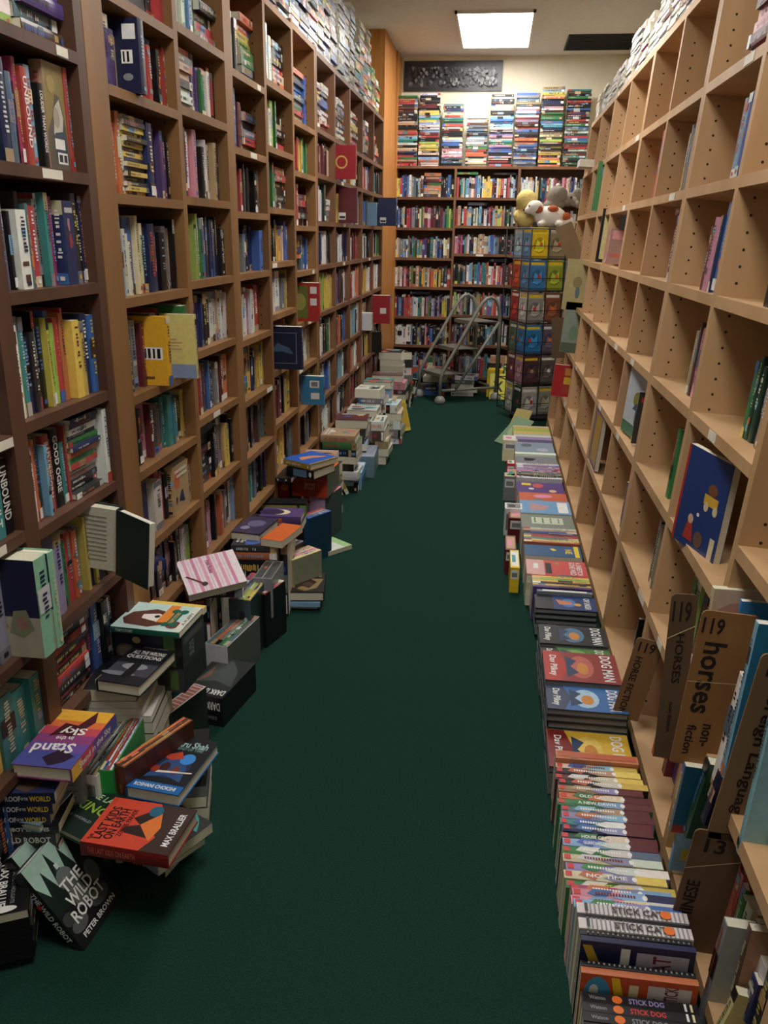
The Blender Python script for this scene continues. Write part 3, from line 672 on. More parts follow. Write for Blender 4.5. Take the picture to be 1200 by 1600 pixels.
T_ROOF = [('r', 0, 0, 1, 1, hx('171b3a')), ('t', 'RUNNING', .25, .5, .3, .5, C('y')), ('t', 'ON THE', .44, .5, .07, .35, C('w')), ('t', 'ROOF', .57, .5, .16, .5, C('w')), ('t', 'OF THE', .69, .5, .07, .35, C('w')), ('t', 'WORLD', .85, .5, .22, .5, C('y'))]
pilew((-1.12, 1.40), (-.91, 1.435), .315, .15, [
 (.028, 'n', 'navy paperback topmost of three with yellow and white lettering on the near left pile', 'left', 0, dict(spine=T_ROOF)),
 (.028, 'n', 'navy paperback in the middle of the three lettered yellow and white', 'left', -.008, dict(spine=T_ROOF)),
 (.028, 'n', 'navy paperback lowest of the three lettered yellow and white', 'left', -.016, dict(spine=T_ROOF)),
 (.026, 'k', 'black book with small white capitals right under the three navy paperbacks', 'left', .0, dict(spine=[('t', 'THE WILD ROBOT ESCAPES', .5, .5, .8, .4, C('w'))])),
 (.032, 'd', 'charcoal book with wide white letters low in the near left pile', 'left', -.01, dict(spine=[('t', 'THE WILD ROBOT', .6, .5, .7, .5, C('w'))])),
 (.034, 'd', 'grey book with pale round shapes beneath the charcoal ones in the near left pile', 'left', -.006, dict(spine=[('o', .7, .5, .08, .35, 'g'), ('o', .9, .4, .06, .3, 'w'), ('t', 'ROBOT', .4, .5, .3, .5, C('g'))])),
 (.035, 'k', 'black book second from the bottom of the near left pile', 'left'), (.045, 'd', 'thick dark book at the bottom of the near left pile', 'left', -.01), (.05, 'k', 'black volume on the carpet under the near left pile', 'left', -.02)])
pilew((-1.06, 1.19), (-.90, 1.27), .15, .14, [
 (.022, 'k', 'black paperback with white author name on top beside the leaning pair', 'toward', 0, dict(front=[('t', 'MAX BRALLIER', .5, .5, .16, .8, C('w'), 0)][:0] + [('t', 'MAX BRALLIER', .30, .42, .8, .12, C('w'), 1.57), ('t', 'DOUGLAS HOLGATE', .18, .42, .6, .06, C('g'), 1.57), ('o', .3, .9, .18, .07, 'w')]))] +
 [(.021, 'k', 'black paperback in the low pile left of the leaning pair, %s' % q, 'toward', .004 * (i % 2), dict(front=[], pc='k')) for i, q in enumerate(['second from top', 'third from top', 'third from bottom', 'second from bottom', 'bottom'])])
boxset((-1.12, 1.13, .14), (-.985, 1.155, .14), 0, .10, .14, 'g', 'grey boxed set with red striped top at the very near left edge', 'rwPrw', front=lines(5, .1, .8, c='d', seed=4))
# slate cover and green cover lying behind
flat((18, 1282), (62, 1290), .24, .19, .02, 'e', 'slate blue book with red strip lying behind the navy paperbacks', 'right', front=[('r', .05, .12, .75, .2, 'r'), ('t', 'ICELAND', .45, .42, .7, .16, C('n')), ('t', 'BEYOND', .45, .22, .6, .14, C('n')), ('r', .0, .0, 1, .06, 'd')])
flat((62, 1278), (130, 1312), .20, .16, .02, 'D', 'dark green book with lime title half under the red one', 'away', front=[('r', 0, 0, 1, 1, hx('12281f')), ('t', 'THE LAST', .55, .78, .7, .12, hx('b8c9a0')), ('t', 'KINGS', .6, .55, .8, .18, hx('8fae3c')), ('t', 'THE WORLD', .5, .3, .6, .05, C('g'))])
pilew((-.93, 1.60), (-.72, 1.55), .13, .14, [(.03, 'd', 'grey comic paperback under the dark green book by the carpet', 'left', .06, dict(rot=-.25)), (.03, 'g', 'pale grey paperback beneath the grey comic one on the carpet', 'left', .04, dict(rot=-.3)), (.03, 'D', 'dark green paperback lowest under the red one', 'left', .0, dict(rot=-.1)), (.038, 'k', 'black paperback on the carpet below the red one', 'left', .0)])
lk = [('r', 0, 0, 1, 1, hx('c8442e')), ('p', [(0, 0), (1, 0), (1, .42), (.7, .3), (.5, .42), (.3, .25), (0, .34)], hx('3a2824')), ('p', [(.25, .3), (.3, .62), (.42, .66), (.5, .5), (.62, .62), (.78, .5), (.8, .3)], hx('2c1c1a')), ('p', [(.2, .3), (.5, .5), (.8, .34), (.5, .26)], hx('d87434')),
      ('t', 'THE', .12, .93, .12, .04, C('k')), ('t', 'LAST KIDS', .45, .87, .7, .12, hx('1e1214')), ('t', 'ON EARTH', .45, .75, .66, .11, hx('1e1214')), ('t', 'ZOMBIE PARADE', .5, .65, .6, .06, hx('5a1a18')), ('o', .82, .42, .12, .08, hx('1f5e7a')), ('t', 'MAX BRALLIER', .5, .1, .7, .08, C('w'))]
flat((125, 1314), (262, 1337), .215, .155, .036, 'r', 'red hardcover with black title lying on the near left pile', 'left', front=lk, col=hx('7c1c1c'), spine=[('t', 'THE LAST KIDS ON EARTH', .35, .5, .55, .5, hx('d86a5a')), ('r', .0, 0, .08, 1, 'm')])
ar = [('r', 0, 0, 1, 1, hx('14161c')), ('r', 0, 0, 1, .14, hx('1b62a8')), ('o', .5, .45, .36, .22, hx('1c2f52')), ('p', [(.15, .2), (.3, .5), (.45, .62), (.62, .6), (.8, .44), (.85, .2), (.5, .28)], hx('2a4a7c')), ('o', .7, .6, .14, .1, hx('3a86d0')), ('p', [(.2, .6), (.5, .72), (.62, .6), (.4, .54)], hx('b0402a')), ('o', .4, .42, .09, .08, hx('3c2018')), ('o', .62, .38, .08, .07, hx('6c3428')), ('p', [(.3, .3), (.95, .36), (.96, .38), (.3, .34)], hx('d8c8b8')),
      ('o', .25, .36, .08, .06, hx('8c2c24')), ('t', 'Aru Shah', .6, .86, .62, .12, hx('9fc0bc')), ('t', 'END OF TIME', .62, .77, .5, .05, hx('6f908c')), ('t', 'ROSHANI CHOKSHI', .5, .07, .78, .06, C('w'))]
flat((196, 1228), (278, 1243), .23, .225, .034, 'k', 'black hardcover with blue lower band lying on the aisle side of the pile', 'away', front=ar, col=hx('1a5c9c'))
pilew((-.80, 1.66), (-.66, 1.70), .197, .21, [(.034, 'k', 'black hardcover directly below the one with the blue band', 'away', .0, dict(front=[], pc='d')), (.03, 'e', 'slate edged hardcover second below the one with the blue band', 'away', .0, dict(front=[], pc='g')), (.034, 'k', 'black hardcover third below the one with the blue band', 'away', -.004, dict(front=[])), (.036, 'd', 'charcoal hardcover near the carpet below the blue banded one', 'away', 0, dict(front=[])), (.05, 'k', 'thick black hardcover on the carpet below the blue banded one', 'away', -.003, dict(front=[]))])
# rainbow cover
sk = [('r', 0, 0, 1, .25, hx('4a4e94')), ('r', 0, .25, 1, .4, hx('6a4a94')), ('r', 0, .4, 1, .55, hx('8c4478')), ('r', 0, .55, 1, .68, hx('c0485a')), ('r', 0, .68, 1, .8, hx('d8703c')), ('r', 0, .8, 1, 1, hx('e0a83a')), ('p', [(.05, .98), (.3, .7), (.5, .72), (.48, .5), (.62, .52), (.55, .76), (.8, .98), (.7, .99), (.5, .86), (.2, .99)], hx('4a1c24')), ('p', [(.0, .1), (.3, .14), (.5, .3), (.3, .04)], hx('2a2034'))]
sk = [(o[0], *o[1:]) for o in sk]
skt = [('t', 'Stand', .55, .70, .7, .17, C('w'), .12), ('t', 'in the', .5, .52, .3, .07, C('w'), .12), ('t', 'Sky', .45, .38, .45, .16, C('w'), .12)]
skb = [('r', 0, 1 - o[4], 1, 1 - o[2], o[5]) if o[0] == 'r' else ('p', [(x, 1 - y) for x, y in o[1]], o[2]) for o in sk]
flat((17, 1193), (110, 1202), .375, .225, .035, 'v', 'rainbow coloured hardcover with white script title on the left pile', 'toward', front=skb[:6] + [('p', [(.3, .0), (.45, .28), (.7, .25), (.8, .5), (.6, .45), (.4, .5), (.2, .2)], hx('4a1c24')), ('p', [(.1, .8), (.4, .7), (.6, .86), (.4, .98), (.2, .9)], hx('2c1c30'))] + skt, col=hx('8c4a78'),
     spine=[('r', .0, 0, .2, 1, hx('e0b030')), ('r', .2, 0, .45, 1, hx('c0485a')), ('r', .45, 0, .75, 1, hx('6a4a94')), ('r', .75, 0, 1, 1, hx('4a4e94')), ('t', 'Stand in the Sky', .5, .5, .7, .6, C('w'))])
pilew((-1.0, 1.50), (-.87, 1.52), .34, .20, [(.012, 'w', 'thin white paperback right under the rainbow coloured hardcover', 'left', 0, dict(front=[], spine=[]))])
boxset((-1.0, 1.53, .327), (-.905, 1.545, .327), 0, .12, .20, 'g', 'grey boxed set with map-like line pattern under the rainbow hardcover', '', front=lines(11, .08, .88, c='d', seed=9, th=.012) + [('r', .3, .1, .31, .9, 'd'), ('r', .6, .2, .61, .8, 'd')])
boxset((-.985, 1.50, .127), (-.86, 1.52, .127), 0, .14, .127, 'd', 'charcoal boxed set on the carpet under the grey map patterned one')
boxset((129, 1211), (151, 1213), .26, .25, .11, 'w', 'white boxed set with grey lines and barcode in the left pile', 'wgwggw', front=barcode(.15, .1, .85, .8), topart=None)
boxset((153, 1204), (176, 1205), .265, .25, .115, 'G', 'boxed set of red and white striped spines with green end', 'rwrw', front=[('r', 0, 0, 1, 1, hx('1f9a44'))])
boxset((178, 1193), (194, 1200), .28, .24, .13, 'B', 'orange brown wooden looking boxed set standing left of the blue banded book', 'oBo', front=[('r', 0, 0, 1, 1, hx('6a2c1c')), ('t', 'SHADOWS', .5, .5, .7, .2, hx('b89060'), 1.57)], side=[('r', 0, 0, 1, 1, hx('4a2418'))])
pilew((-.98, 1.56), (-.84, 1.58), .149, .22, [(.05, 'g', 'thick grey volume under the white boxed set', 'left', 0, dict(front=[])), (.05, 'd', 'thick charcoal volume under the white boxed set', 'left', 0, dict(front=[])), (.045, 'k', 'black volume on the carpet under the white boxed set', 'left', 0, dict(front=[]))])
# pile with the black and white cover
aw = [('r', 0, 0, 1, 1, hx('1a1b20')), ('r', 0, .2, 1, .5, hx('3c3e46')), ('o', .5, .42, .3, .08, hx('8a8c92')), ('o', .3, .22, .4, .05, hx('70727a')), ('p', [(.4, .15), (.42, .5), (.5, .58), (.6, .5), (.62, .15)], hx('101114')), ('t', 'ALL THE WRONG', .52, .78, .78, .09, C('w')), ('t', 'QUESTIONS', .5, .66, .84, .1, C('w')), ('t', 'Lemony Snicket', .55, .92, .6, .06, C('g'))]
flat((150, 1062), (217, 1072), .39, .21, .034, 'k', 'black and silver hardcover with white title on top of the cream edged pile', 'away', front=aw)
pilew((-1.0, 1.80), (-.865, 1.82), .354, .21, [(.036, 'k', 'cream edged black hardcover second in the pile under the silver one', 'away', -.02, dict(front=[])), (.022, 'w', 'white paperback with colour flecks third in the cream edged pile', 'away', -.03, dict(sl=1.1)), (.022, 'w', 'white paperback fourth in the cream edged pile', 'away', -.02, dict(sl=1.12, spine=[('r', .2, 0, .4, 1, 'b'), ('r', .6, 0, .7, 1, 'r')])), (.02, 'w', 'white magazine-like book with blue spine patches in the left pile', 'away', -.01, dict(sl=1.2, spine=[('r', .3, 0, .6, 1, 'b')])),
 (.035, 'd', 'charcoal volume below the white ones in the left pile', 'away', 0, dict(sl=1.15)), (.05, 'k', 'thick black volume low in the left pile', 'away', 0, dict(sl=1.15)), (.05, 'd', 'thick charcoal volume above the carpet in the left pile', 'away', 0, dict(sl=1.1)), (.05, 'B', 'brown volume above the carpet in the left pile', 'away', 0, dict(sl=1.1)), (.053, 'k', 'black volume on the carpet in the left pile', 'away', 0, dict(sl=1.1))])
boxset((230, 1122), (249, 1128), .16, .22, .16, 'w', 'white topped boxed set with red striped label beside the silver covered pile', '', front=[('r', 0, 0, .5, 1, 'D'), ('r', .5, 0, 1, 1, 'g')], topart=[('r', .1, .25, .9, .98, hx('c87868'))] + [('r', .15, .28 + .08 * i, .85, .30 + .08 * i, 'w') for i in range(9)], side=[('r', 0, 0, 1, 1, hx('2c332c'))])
# black boxed set on the carpet
boxset((283, 1080), (347, 1092), .105, .24, .105, 'k', 'black boxed set with silver lettering on the carpet', '', front=[('t', 'DARK IS RISING', .5, .68, .86, .28, C('w'), 3.14159), ('t', 'SUSAN COOPER', .6, .28, .5, .12, C('g'), 3.14159)],
       topart=[('r', 0, .2, 1, 1, hx('2b2f2d')), ('p', [(.05, .3), (.2, .9), (.5, .95), (.8, .7), (.95, .3), (.5, .4)], hx('4a504c')), ('p', [(.1, .3), (.2, .75), (.3, .5)], hx('7a5a44')), ('t', 'DARK IS RISING', .5, .12, .9, .14, C('w'), 3.14159)])
# puppy cover on the tall clear boxed set
tb = [('r', 0, 0, 1, 1, hx('bcd8d4')), ('p', [(.1, .5), (.15, .86), (.35, .96), (.6, .9), (.78, .6), (.7, .4), (.4, .38), (.25, .3)], hx('5a3028')), ('p', [(.3, .42), (.4, .7), (.55, .72), (.62, .5), (.5, .36)], hx('e8e0d8')), ('r', .3, .3, .98, .45, hx('e08834')), ('o', .25, .18, .14, .1, hx('7c2c24')), ('o', .5, .5, .05, .04, hx('1c1412')), ('r', .25, .18, .75, .3, hx('14604c')), ('o', .25, .18, .08, .06, hx('14604c')), ('o', .25, .3, .08, .06, hx('14604c')), ('o', .75, .18, .08, .06, hx('14604c')), ('o', .75, .3, .08, .06, hx('14604c')),
      ('t', "TOBY'S STORY", .5, .24, .44, .06, hx('d8b878')), ('r', 0, 0, 1, .1, hx('d8dcd0')), ('t', 'A PUPPY', .5, .05, .6, .05, C('d'))]
flat((172, 978), (280, 989), .455, .165, .018, 't', 'pale teal paperback with puppy cover on the tall clear boxed set', 'left', front=[('r', 0, 0, 1, 1, hx('bcd8d4'))] + [(('r', o[1], o[2], o[3], o[4], o[5]) if o[0] == 'r' else o) for o in tb[1:]], col=hx('14604c'), hard=False, spine=[('t', "TOBY'S STORY", .2, .5, .25, .5, C('w'))])
BA = onz(174, 983, .434); BB = onz(283, 996, .434)
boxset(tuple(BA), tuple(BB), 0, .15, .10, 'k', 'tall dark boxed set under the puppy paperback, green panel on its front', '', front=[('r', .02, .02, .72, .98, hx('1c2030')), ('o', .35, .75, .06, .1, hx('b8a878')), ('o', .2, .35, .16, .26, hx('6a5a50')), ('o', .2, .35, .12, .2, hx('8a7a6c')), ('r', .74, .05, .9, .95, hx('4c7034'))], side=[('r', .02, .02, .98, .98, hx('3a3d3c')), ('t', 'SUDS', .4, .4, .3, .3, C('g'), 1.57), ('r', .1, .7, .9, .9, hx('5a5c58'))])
BA2 = BA - Vector((0, 0, .101)); BB2 = BB - Vector((0, 0, .101))
boxset(tuple(BA2), tuple(BB2), 0, .15, .075, 'd', 'dark boxed set lower in the stack with green strip below the puppy paperback', '', front=[('r', .8, .1, .92, .9, hx('4c7034')), ('r', .05, .1, .7, .9, hx('24262c'))], side=[('r', .02, .05, .98, .95, hx('2c2e2e'))])
BA3 = BA2 - Vector((0, 0, .076)); BB3 = BA3 + (BB2 - BA2) * .45
boxset(tuple(BA3), tuple(BB3), 0, .15, BA3.z, 'k', 'black boxed set on the carpet at the foot of the puppy paperback stack')
flat((226, 948), (312, 957), .44, .05, .02, 'y', 'yellow spined book lying behind the puppy paperback', 'left', front=[])
# blue white end block in the shelf mouth
pilew((-1.06, 2.2), (-.94, 2.24), .53, .2, [(.035, 'n', 'navy thick book lying at the shelf mouth above the puppy paperback', 'left', 0, dict(rot=.5, sd=.7))])
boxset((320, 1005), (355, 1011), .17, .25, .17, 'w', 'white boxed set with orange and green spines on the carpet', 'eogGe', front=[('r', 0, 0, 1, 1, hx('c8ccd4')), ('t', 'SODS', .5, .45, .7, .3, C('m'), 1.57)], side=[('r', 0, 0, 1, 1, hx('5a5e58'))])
pilew((-1.0, 2.62), (-.92, 2.63), .26, .2, [(.05, 'D', 'dark green volume behind the white boxed set', 'left'), (.06, 'n', 'navy volume behind the white boxed set', 'left'), (.08, 'k', 'black volume low behind the white boxed set', 'left'), (.088, 'd', 'charcoal volume on the carpet behind the white boxed set', 'left')])
# pink striped
pk = [('r', 0, 0, 1, 1, hx('eadce2'))] + [('r', 0, .08 + .145 * i, 1, .135 + .145 * i, hx('d48aa8') if i % 2 else hx('dfa2ba')) for i in range(6)] + [('r', .0, .17 + .145 * i, 1, .185 + .145 * i, hx('e4c0ce')) for i in range(5)] + [('o', .8, .32, .06, .05, hx('3a2418')), ('p', [(.5, .05), (.8, .3), (.78, .33), (.48, .08)], hx('5a3424')), ('t', 'Pink Rules', .35, .5, .4, .08, hx('b0507c'))]
A = onz(295, 930, .345); Bp = onz(385, 905, .365); e_ = (Bp - A).normalized(); aw_ = (Vector((0, 0, 1)).cross(e_) + Vector((0, 0, .42))).normalized()
s = spec('P', .165, .03, (Bp - A).length, frame(A + aw_ * .165 - Vector((0, 0, .012)), e_, aw_), front=pk, col=hx('e0c4d0'))
make_book(s, 'pink and white striped hardcover propped askew on the left pile')
pilew((-1.0, 2.5), (-.92, 2.51), .33, .18, [(.03, 'k', 'black and red illustrated book under the pink striped one', 'left', 0, dict(sl=2.4, rot=.1, front=[('p', [(.05, .1), (.2, .6), (.5, .75), (.8, .5), (.95, .9), (.7, .95), (.3, .9)], hx('a83028')), ('p', [(.3, .1), (.5, .4), (.8, .3), (.6, .05)], hx('7c5430'))])), (.03, 'm', 'maroon book under the pink striped one', 'left', 0, dict(rot=.05)), (.06, 'k', 'black volume under the pink striped one', 'left'), (.08, 'd', 'charcoal volume under the pink striped one', 'left'), (.11, 'k', 'thick black volume on the carpet under the pink striped one', 'left')])
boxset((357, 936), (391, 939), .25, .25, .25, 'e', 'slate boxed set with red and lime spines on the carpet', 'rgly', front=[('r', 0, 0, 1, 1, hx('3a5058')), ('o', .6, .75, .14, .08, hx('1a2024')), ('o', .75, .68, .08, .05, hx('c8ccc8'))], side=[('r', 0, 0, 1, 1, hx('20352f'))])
boxset((395, 926), (414, 930), .22, .15, .22, 'k', 'black boxed set with red and blue spines beside the slate one', 'rbr', front=[('t', 'The Secrets', .5, .4, .5, .2, C('g'), 1.57)])
boxset((395, 903), (424, 905), .27, .18, .16, 'g', 'grey shrink wrapped boxed set lying behind the slate one', '', topart=[('r', .05, .05, .95, .95, hx('4c504c')), ('r', .45, 0, .5, 1, hx('a8aca8')), ('o', .3, .6, .1, .06, hx('b0663c'))])
pilew((-.98, 2.95), (-.80, 2.97), .36, .2, [(.03, 'o', 'thick orange spined hardcover lying behind the pink striped one', 'away', .12, dict(front=[], col=hx('d8682c'), sl=.5, rot=-.3)), (.03, 'd', 'charcoal illustrated hardcover with orange figures behind the pink striped one', 'left', 0), (.03, 'o', 'orange book under the charcoal illustrated one', 'left', 0, dict(front=[])), (.07, 'k', 'black volume low behind the pink striped one', 'left'), (.09, 'd', 'charcoal volume low behind the pink striped one', 'left'), (.11, 'k', 'black volume on the carpet behind the pink striped one', 'left')])
# small pile with dark framed cover, and the white one on the carpet
flat((446, 925), (506, 925), .085, .21, .042, 'k', 'dark hardcover with golden scene lying on the carpet in the aisle', 'toward', front=[('r', 0, 0, 1, 1, hx('1a1614')), ('r', .04, .45, .96, .97, hx('1f1a18')), ('p', [(.04, .35), (.2, .8), (.5, .95), (.96, .7), (.96, .45), (.5, .3)], hx('8a744c')), ('p', [(.2, .5), (.4, .8), (.6, .7), (.8, .9), (.75, .4), (.4, .35)], hx('2a1c14')), ('o', .45, .6, .14, .12, hx('54382a')), ('t', 'REVENGE', .5, .2, .8, .08, hx('9a8c78'), 0)])
flat((447, 941), (500, 942), .042, .2, .02, 's', 'pale blue edged book on the carpet under the golden scene one', 'away', pc='s', front=[])
flat((452, 944), (496, 945), .022, .19, .02, 'w', 'white book on the carpet lowest under the golden scene one', 'away', pc='w', front=[])
flat((505, 865), (550, 851), .024, .15, .022, 'w', 'white and lime paperback lying alone on the carpet', 'right', front=[('r', 0, 0, 1, .0, 'w'), ('r', 0, .75, 1, 1, hx('a8d08c')), ('r', .3, .35, .5, .5, 'd'), ('r', .35, .2, .75, .32, 'g'), ('r', .15, .5, .2, .8, 'g')], hard=False, col=hx('dfe4d6'))
# middle left piles
boxset((436, 868), (457, 876), .2, .17, .2, 'y', 'clear wrapped boxed set with pale yellow edge on the carpet', 'TcPc', front=[('r', 0, 0, 1, 1, hx('b8b478'))], side=[('r', 0, 0, 1, 1, hx('8c927c'))])
boxset((421, 862), (440, 866), .22, .18, .22, 'k', 'black boxed set with lavender and white top on the carpet', 'wv', front=[('r', 0, .7, 1, 1, hx('2c4a7c'))], side=[('r', 0, 0, 1, 1, hx('26262a'))])
pu = [('r', 0, 0, 1, 1, hx('3c3450')), ('o', .5, .6, .3, .2, hx('6a6488')), ('o', .3, .3, .15, .1, hx('8c88a8'))]
flat((360, 830), (405, 835), .36, .2, .036, 'p', 'purple black hardcover with pale edge lying on the middle left pile', 'away', front=pu, col=hx('1c1824'))
pilew((-.99, 3.0), (-.80, 3.02), .322, .26, [(.012, 'k', 'thin black book under the purple black hardcover', 'left', 0, dict(front=[])), (.035, 'k', 'black hardcover with silver cover art behind the purple black one', 'left', .03), (.04, 'd', 'charcoal volume with white tag under the purple black hardcover', 'left', .03), (.05, 'n', 'navy volume under the purple black hardcover', 'left', .03), (.08, 'k', 'black volume low under the purple black hardcover', 'left', .03), (.1, 'd', 'charcoal volume on the carpet under the purple black hardcover', 'left', .03)])
flat((363, 818), (470, 822), .33, .14, .03, 'k', 'black paperback with silver bands behind the purple black hardcover', 'left', front=[('r', .1, .3, .9, .55, 'g'), ('r', .2, .35, .8, .5, 'w'), ('r', .45, .25, .55, .7, 'r')])
flat((405, 806), (470, 808), .36, .12, .04, 'p', 'purple paperback with pale crescent beyond the silver banded one', 'left', front=[('o', .5, .6, .3, .3, 'c'), ('o', .5, .75, .32, .3, hx('332648'))])
boxset((465, 806), (482, 811), .23, .16, .23, 'b', 'blue boxed set with red spine stripe on the carpet', 'rgb', front=[('r', 0, 0, 1, 1, hx('28507c'))], side=[('r', 0, 0, 1, 1, hx('1c3c54'))])
boxset((408, 786), (478, 787), .30, .08, .30, 'k', 'green and cream illustrated boxed set between the dark paperbacks and the orange one', '', front=[('r', .0, .6, .8, .97, hx('9c9450')), ('o', .5, .8, .12, .1, hx('7c4a3c')), ('r', .85, .6, 1, .97, hx('6ca040')), ('r', 0, 0, 1, .55, 'k')])
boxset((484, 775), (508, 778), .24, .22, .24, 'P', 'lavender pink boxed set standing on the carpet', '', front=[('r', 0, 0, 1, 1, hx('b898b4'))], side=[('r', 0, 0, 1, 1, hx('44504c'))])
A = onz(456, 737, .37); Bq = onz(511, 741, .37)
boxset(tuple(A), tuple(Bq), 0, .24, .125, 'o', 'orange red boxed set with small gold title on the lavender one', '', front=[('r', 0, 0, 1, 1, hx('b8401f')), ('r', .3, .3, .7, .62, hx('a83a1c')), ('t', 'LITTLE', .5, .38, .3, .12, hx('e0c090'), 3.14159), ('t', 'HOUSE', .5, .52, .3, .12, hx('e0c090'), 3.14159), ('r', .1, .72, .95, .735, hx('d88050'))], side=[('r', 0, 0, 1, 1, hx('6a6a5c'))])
A = onz(430, 738, .36); Bq = onz(455, 739, .36)
boxset(tuple(A), tuple(Bq), 0, .22, .24, 'k', 'black boxed set with fire picture left of the orange red one', '', front=[('r', .05, .3, .95, .9, hx('5a1c28')), ('p', [(.1, .4), (.2, .75), (.45, .85), (.8, .75), (.9, .4), (.5, .3)], hx('b03428')), ('o', .55, .68, .25, .07, hx('e0882c'))])
A = onz(411, 737, .36); Bq = onz(429, 738, .36)
boxset(tuple(A), tuple(Bq), 0, .22, .24, 'B', 'dark brown boxed set left of the fire picture one', '', front=[('r', .05, .05, .95, .95, hx('2c221c')), ('o', .5, .75, .25, .06, hx('7a6040')), ('o', .6, .25, .15, .05, hx('8c3c34'))], topart=[('r', .05, .05, .95, .95, hx('5a564c'))])
flat((443, 716), (485, 726), .46, .2, .03, 'b', 'bright blue hardcover with orange figure on top of the dark boxed sets', 'left', front=[('r', 0, 0, 1, 1, hx('2058b8')), ('p', [(.15, .5), (.3, .75), (.6, .65), (.9, .3), (.7, .3), (.5, .45)], hx('d08858')), ('r', 0, 0, 1, .04, hx('c8a040'))], col=hx('b08c3c'))
flat((448, 728), (490, 736), .43, .18, .045, 'k', 'black white edged hardcover under the bright blue one', 'left', front=[], spine=[('r', .25, .1, .75, .9, hx('5c7c9c')), ('o', .88, .5, .05, .3, 'w')])
pilew((-1.0, 3.72), (-.92, 3.72), .385, .2, [(.02, 'k', 'thin black book beneath the bright blue hardcover pair', 'left', 0, dict(front=[]))])
boxset((537, 738), (565, 739), .11, .26, .11, 's', 'white and pale blue boxed set nearest of two on the carpet', '', front=[('r', 0, 0, 1, .5, hx('7c9cb8')), ('o', .4, .35, .1, .12, hx('c88c94'))], topart=[('r', .05, .05, .95, .95, hx('d4dce0')), ('p', [(.1, .3), (.5, .5), (.9, .3), (.9, .1), (.1, .1)], hx('7ca8cc'))], side=[('r', 0, 0, 1, .6, hx('3c6484'))])
boxset((555, 713), (585, 714), .14, .32, .14, 'e', 'slate blue boxed set with white mountain top farther of two on the carpet', '', front=[('r', 0, 0, 1, 1, hx('6c8494')), ('o', .2, .8, .08, .1, hx('a8b8c0'))], topart=[('r', .03, .03, .97, .97, hx('a0a8b4')), ('p', [(.1, .6), (.4, .9), (.7, .6), (.9, .8), (.9, .2), (.1, .2)], hx('8c90a4'))])
# tilted yellow pair, red and gold leaning pair, row of teal
def lean(px, w, H, T, c, label, yaw, tilt, W=.15, **k):
    """book standing on the carpet at the pixel, spine towards yaw (0 = the aisle, +x), leaning by tilt"""
    o = onz(*px, .001); X = Vector((math.cos(yaw), math.sin(yaw), 0)); Y = Vector((-math.sin(yaw), math.cos(yaw), 0))
    Z = Vector((0, 0, 1)) * math.cos(tilt) + Y * math.sin(tilt)
    if tilt < 0: o = o
    s = spec(c, W, T, H, frame(o + Vector((0, 0, abs(math.sin(tilt)) * T / 2)), Z, X), **k); s['artf'] = True
    return make_book(s, label)
lean((543, 773), 0, .24, .02, 'y', 'yellow book leaning against the orange red boxed set', -1.35, -.45, W=.17, col=hx('a8983c'))
lean((533, 776), 0, .23, .03, 'k', 'black and green book leaning behind the yellow one', -1.35, -.45, W=.16)
lean((611, 678), 0, .25, .028, 'r', 'red spined book leaning on the white pile by the aisle', -.95, .3, W=.16, spine=[('r', .85, .05, .97, .95, 'w')])
lean((600, 681), 0, .25, .022, 'T', 'tan spined book leaning beside the red spined one', -.95, .3, W=.16, spine=[('r', .85, .05, .97, .95, 'w')])
flat((455, 0), (460, 0), .1, .1, .01, 'w', 'x', 'away') if False else None
Y0 = onz(618, 679, .001)
s = spec('y', .17, .02, .25, frame(Y0 + Vector((0, 0, .01)), Vector((-.28, .1, .95)), Vector((-.6, -.8, 0))), front=[('r', .05, .1, .95, .9, hx('c8a43c')), ('o', .3, .4, .2, .1, hx('b0882c')), ('o', .7, .7, .15, .1, hx('d8bc5c'))], back=[('r', .05, .1, .95, .9, hx('c8a43c')), ('o', .3, .4, .2, .1, hx('a87c2c'))]); make_book(s, 'golden yellow covered book leaning at the aisle edge of the left piles')
for i, (px, c_, lb) in enumerate([((612, 645), 's', 'pale blue'), ((621, 643), 's', 'brighter blue'), ((634, 637), 'D', 'dark green'), ((641, 633), 'k', 'black and green')]):
    lean(px, 0, .24, .04 if i < 2 else .035, c_, '%s spined thick book leaning near the far end of the left piles' % lb, -1.0, .25, W=.16, col=hx(['4c88a8', '5c9cbc', '1c4438', '141c1a'][i]))
# farther piles, each a stack of real books (world corners)
rng = random.Random(12)
def rpile(A, B, z, depth, cols, desc, th=.035, pc=None):
    items = []
    h = z; n = len(cols); i = 0
    tot = z; ths = [th * rng.uniform(.8, 1.25) for _ in cols]; kf = z / sum(ths); ths = [t * kf for t in ths]
    ords = ['topmost', 'second', 'third', 'fourth', 'fifth', 'sixth', 'seventh', 'eighth', 'ninth']
    for i, ch in enumerate(cols):
        pos = ords[i] if i < n - 1 else 'lowest'
        items.append((ths[i], ch, '%s %s book, %s of %s' % (NAMES[ch], rng.choice(['hardback', 'paperback']), pos, desc), rng.choice(['left', 'left', 'away']), rng.uniform(-.02, .02), dict(rot=rng.uniform(-.08, .08), hard=rng.random() < .5)))
    pilew(A, B, z, depth, items)
rpile((-.96, 3.62), (-.88, 3.62), .18, .2, 'kd', 'the two volumes behind the dark brown boxed set')
rpile((-.98, 4.22), (-.80, 4.22), .36, .17, 'TkTdkBd', 'the pile behind the bright blue hardcover')
rpile((-.99, 4.75), (-.78, 4.76), .36, .2, 'TGnkdwek', 'the pile opposite the slate blue boxed set')
rpile((-1.0, 5.2), (-.79, 5.21), .36, .2, 'mdnsBkd', 'the pile with a maroon top beyond the slate boxed set')
rpile((-.99, 5.62), (-.78, 5.62), .34, .22, 'wwdnkBd', 'the pile with a white top midway')
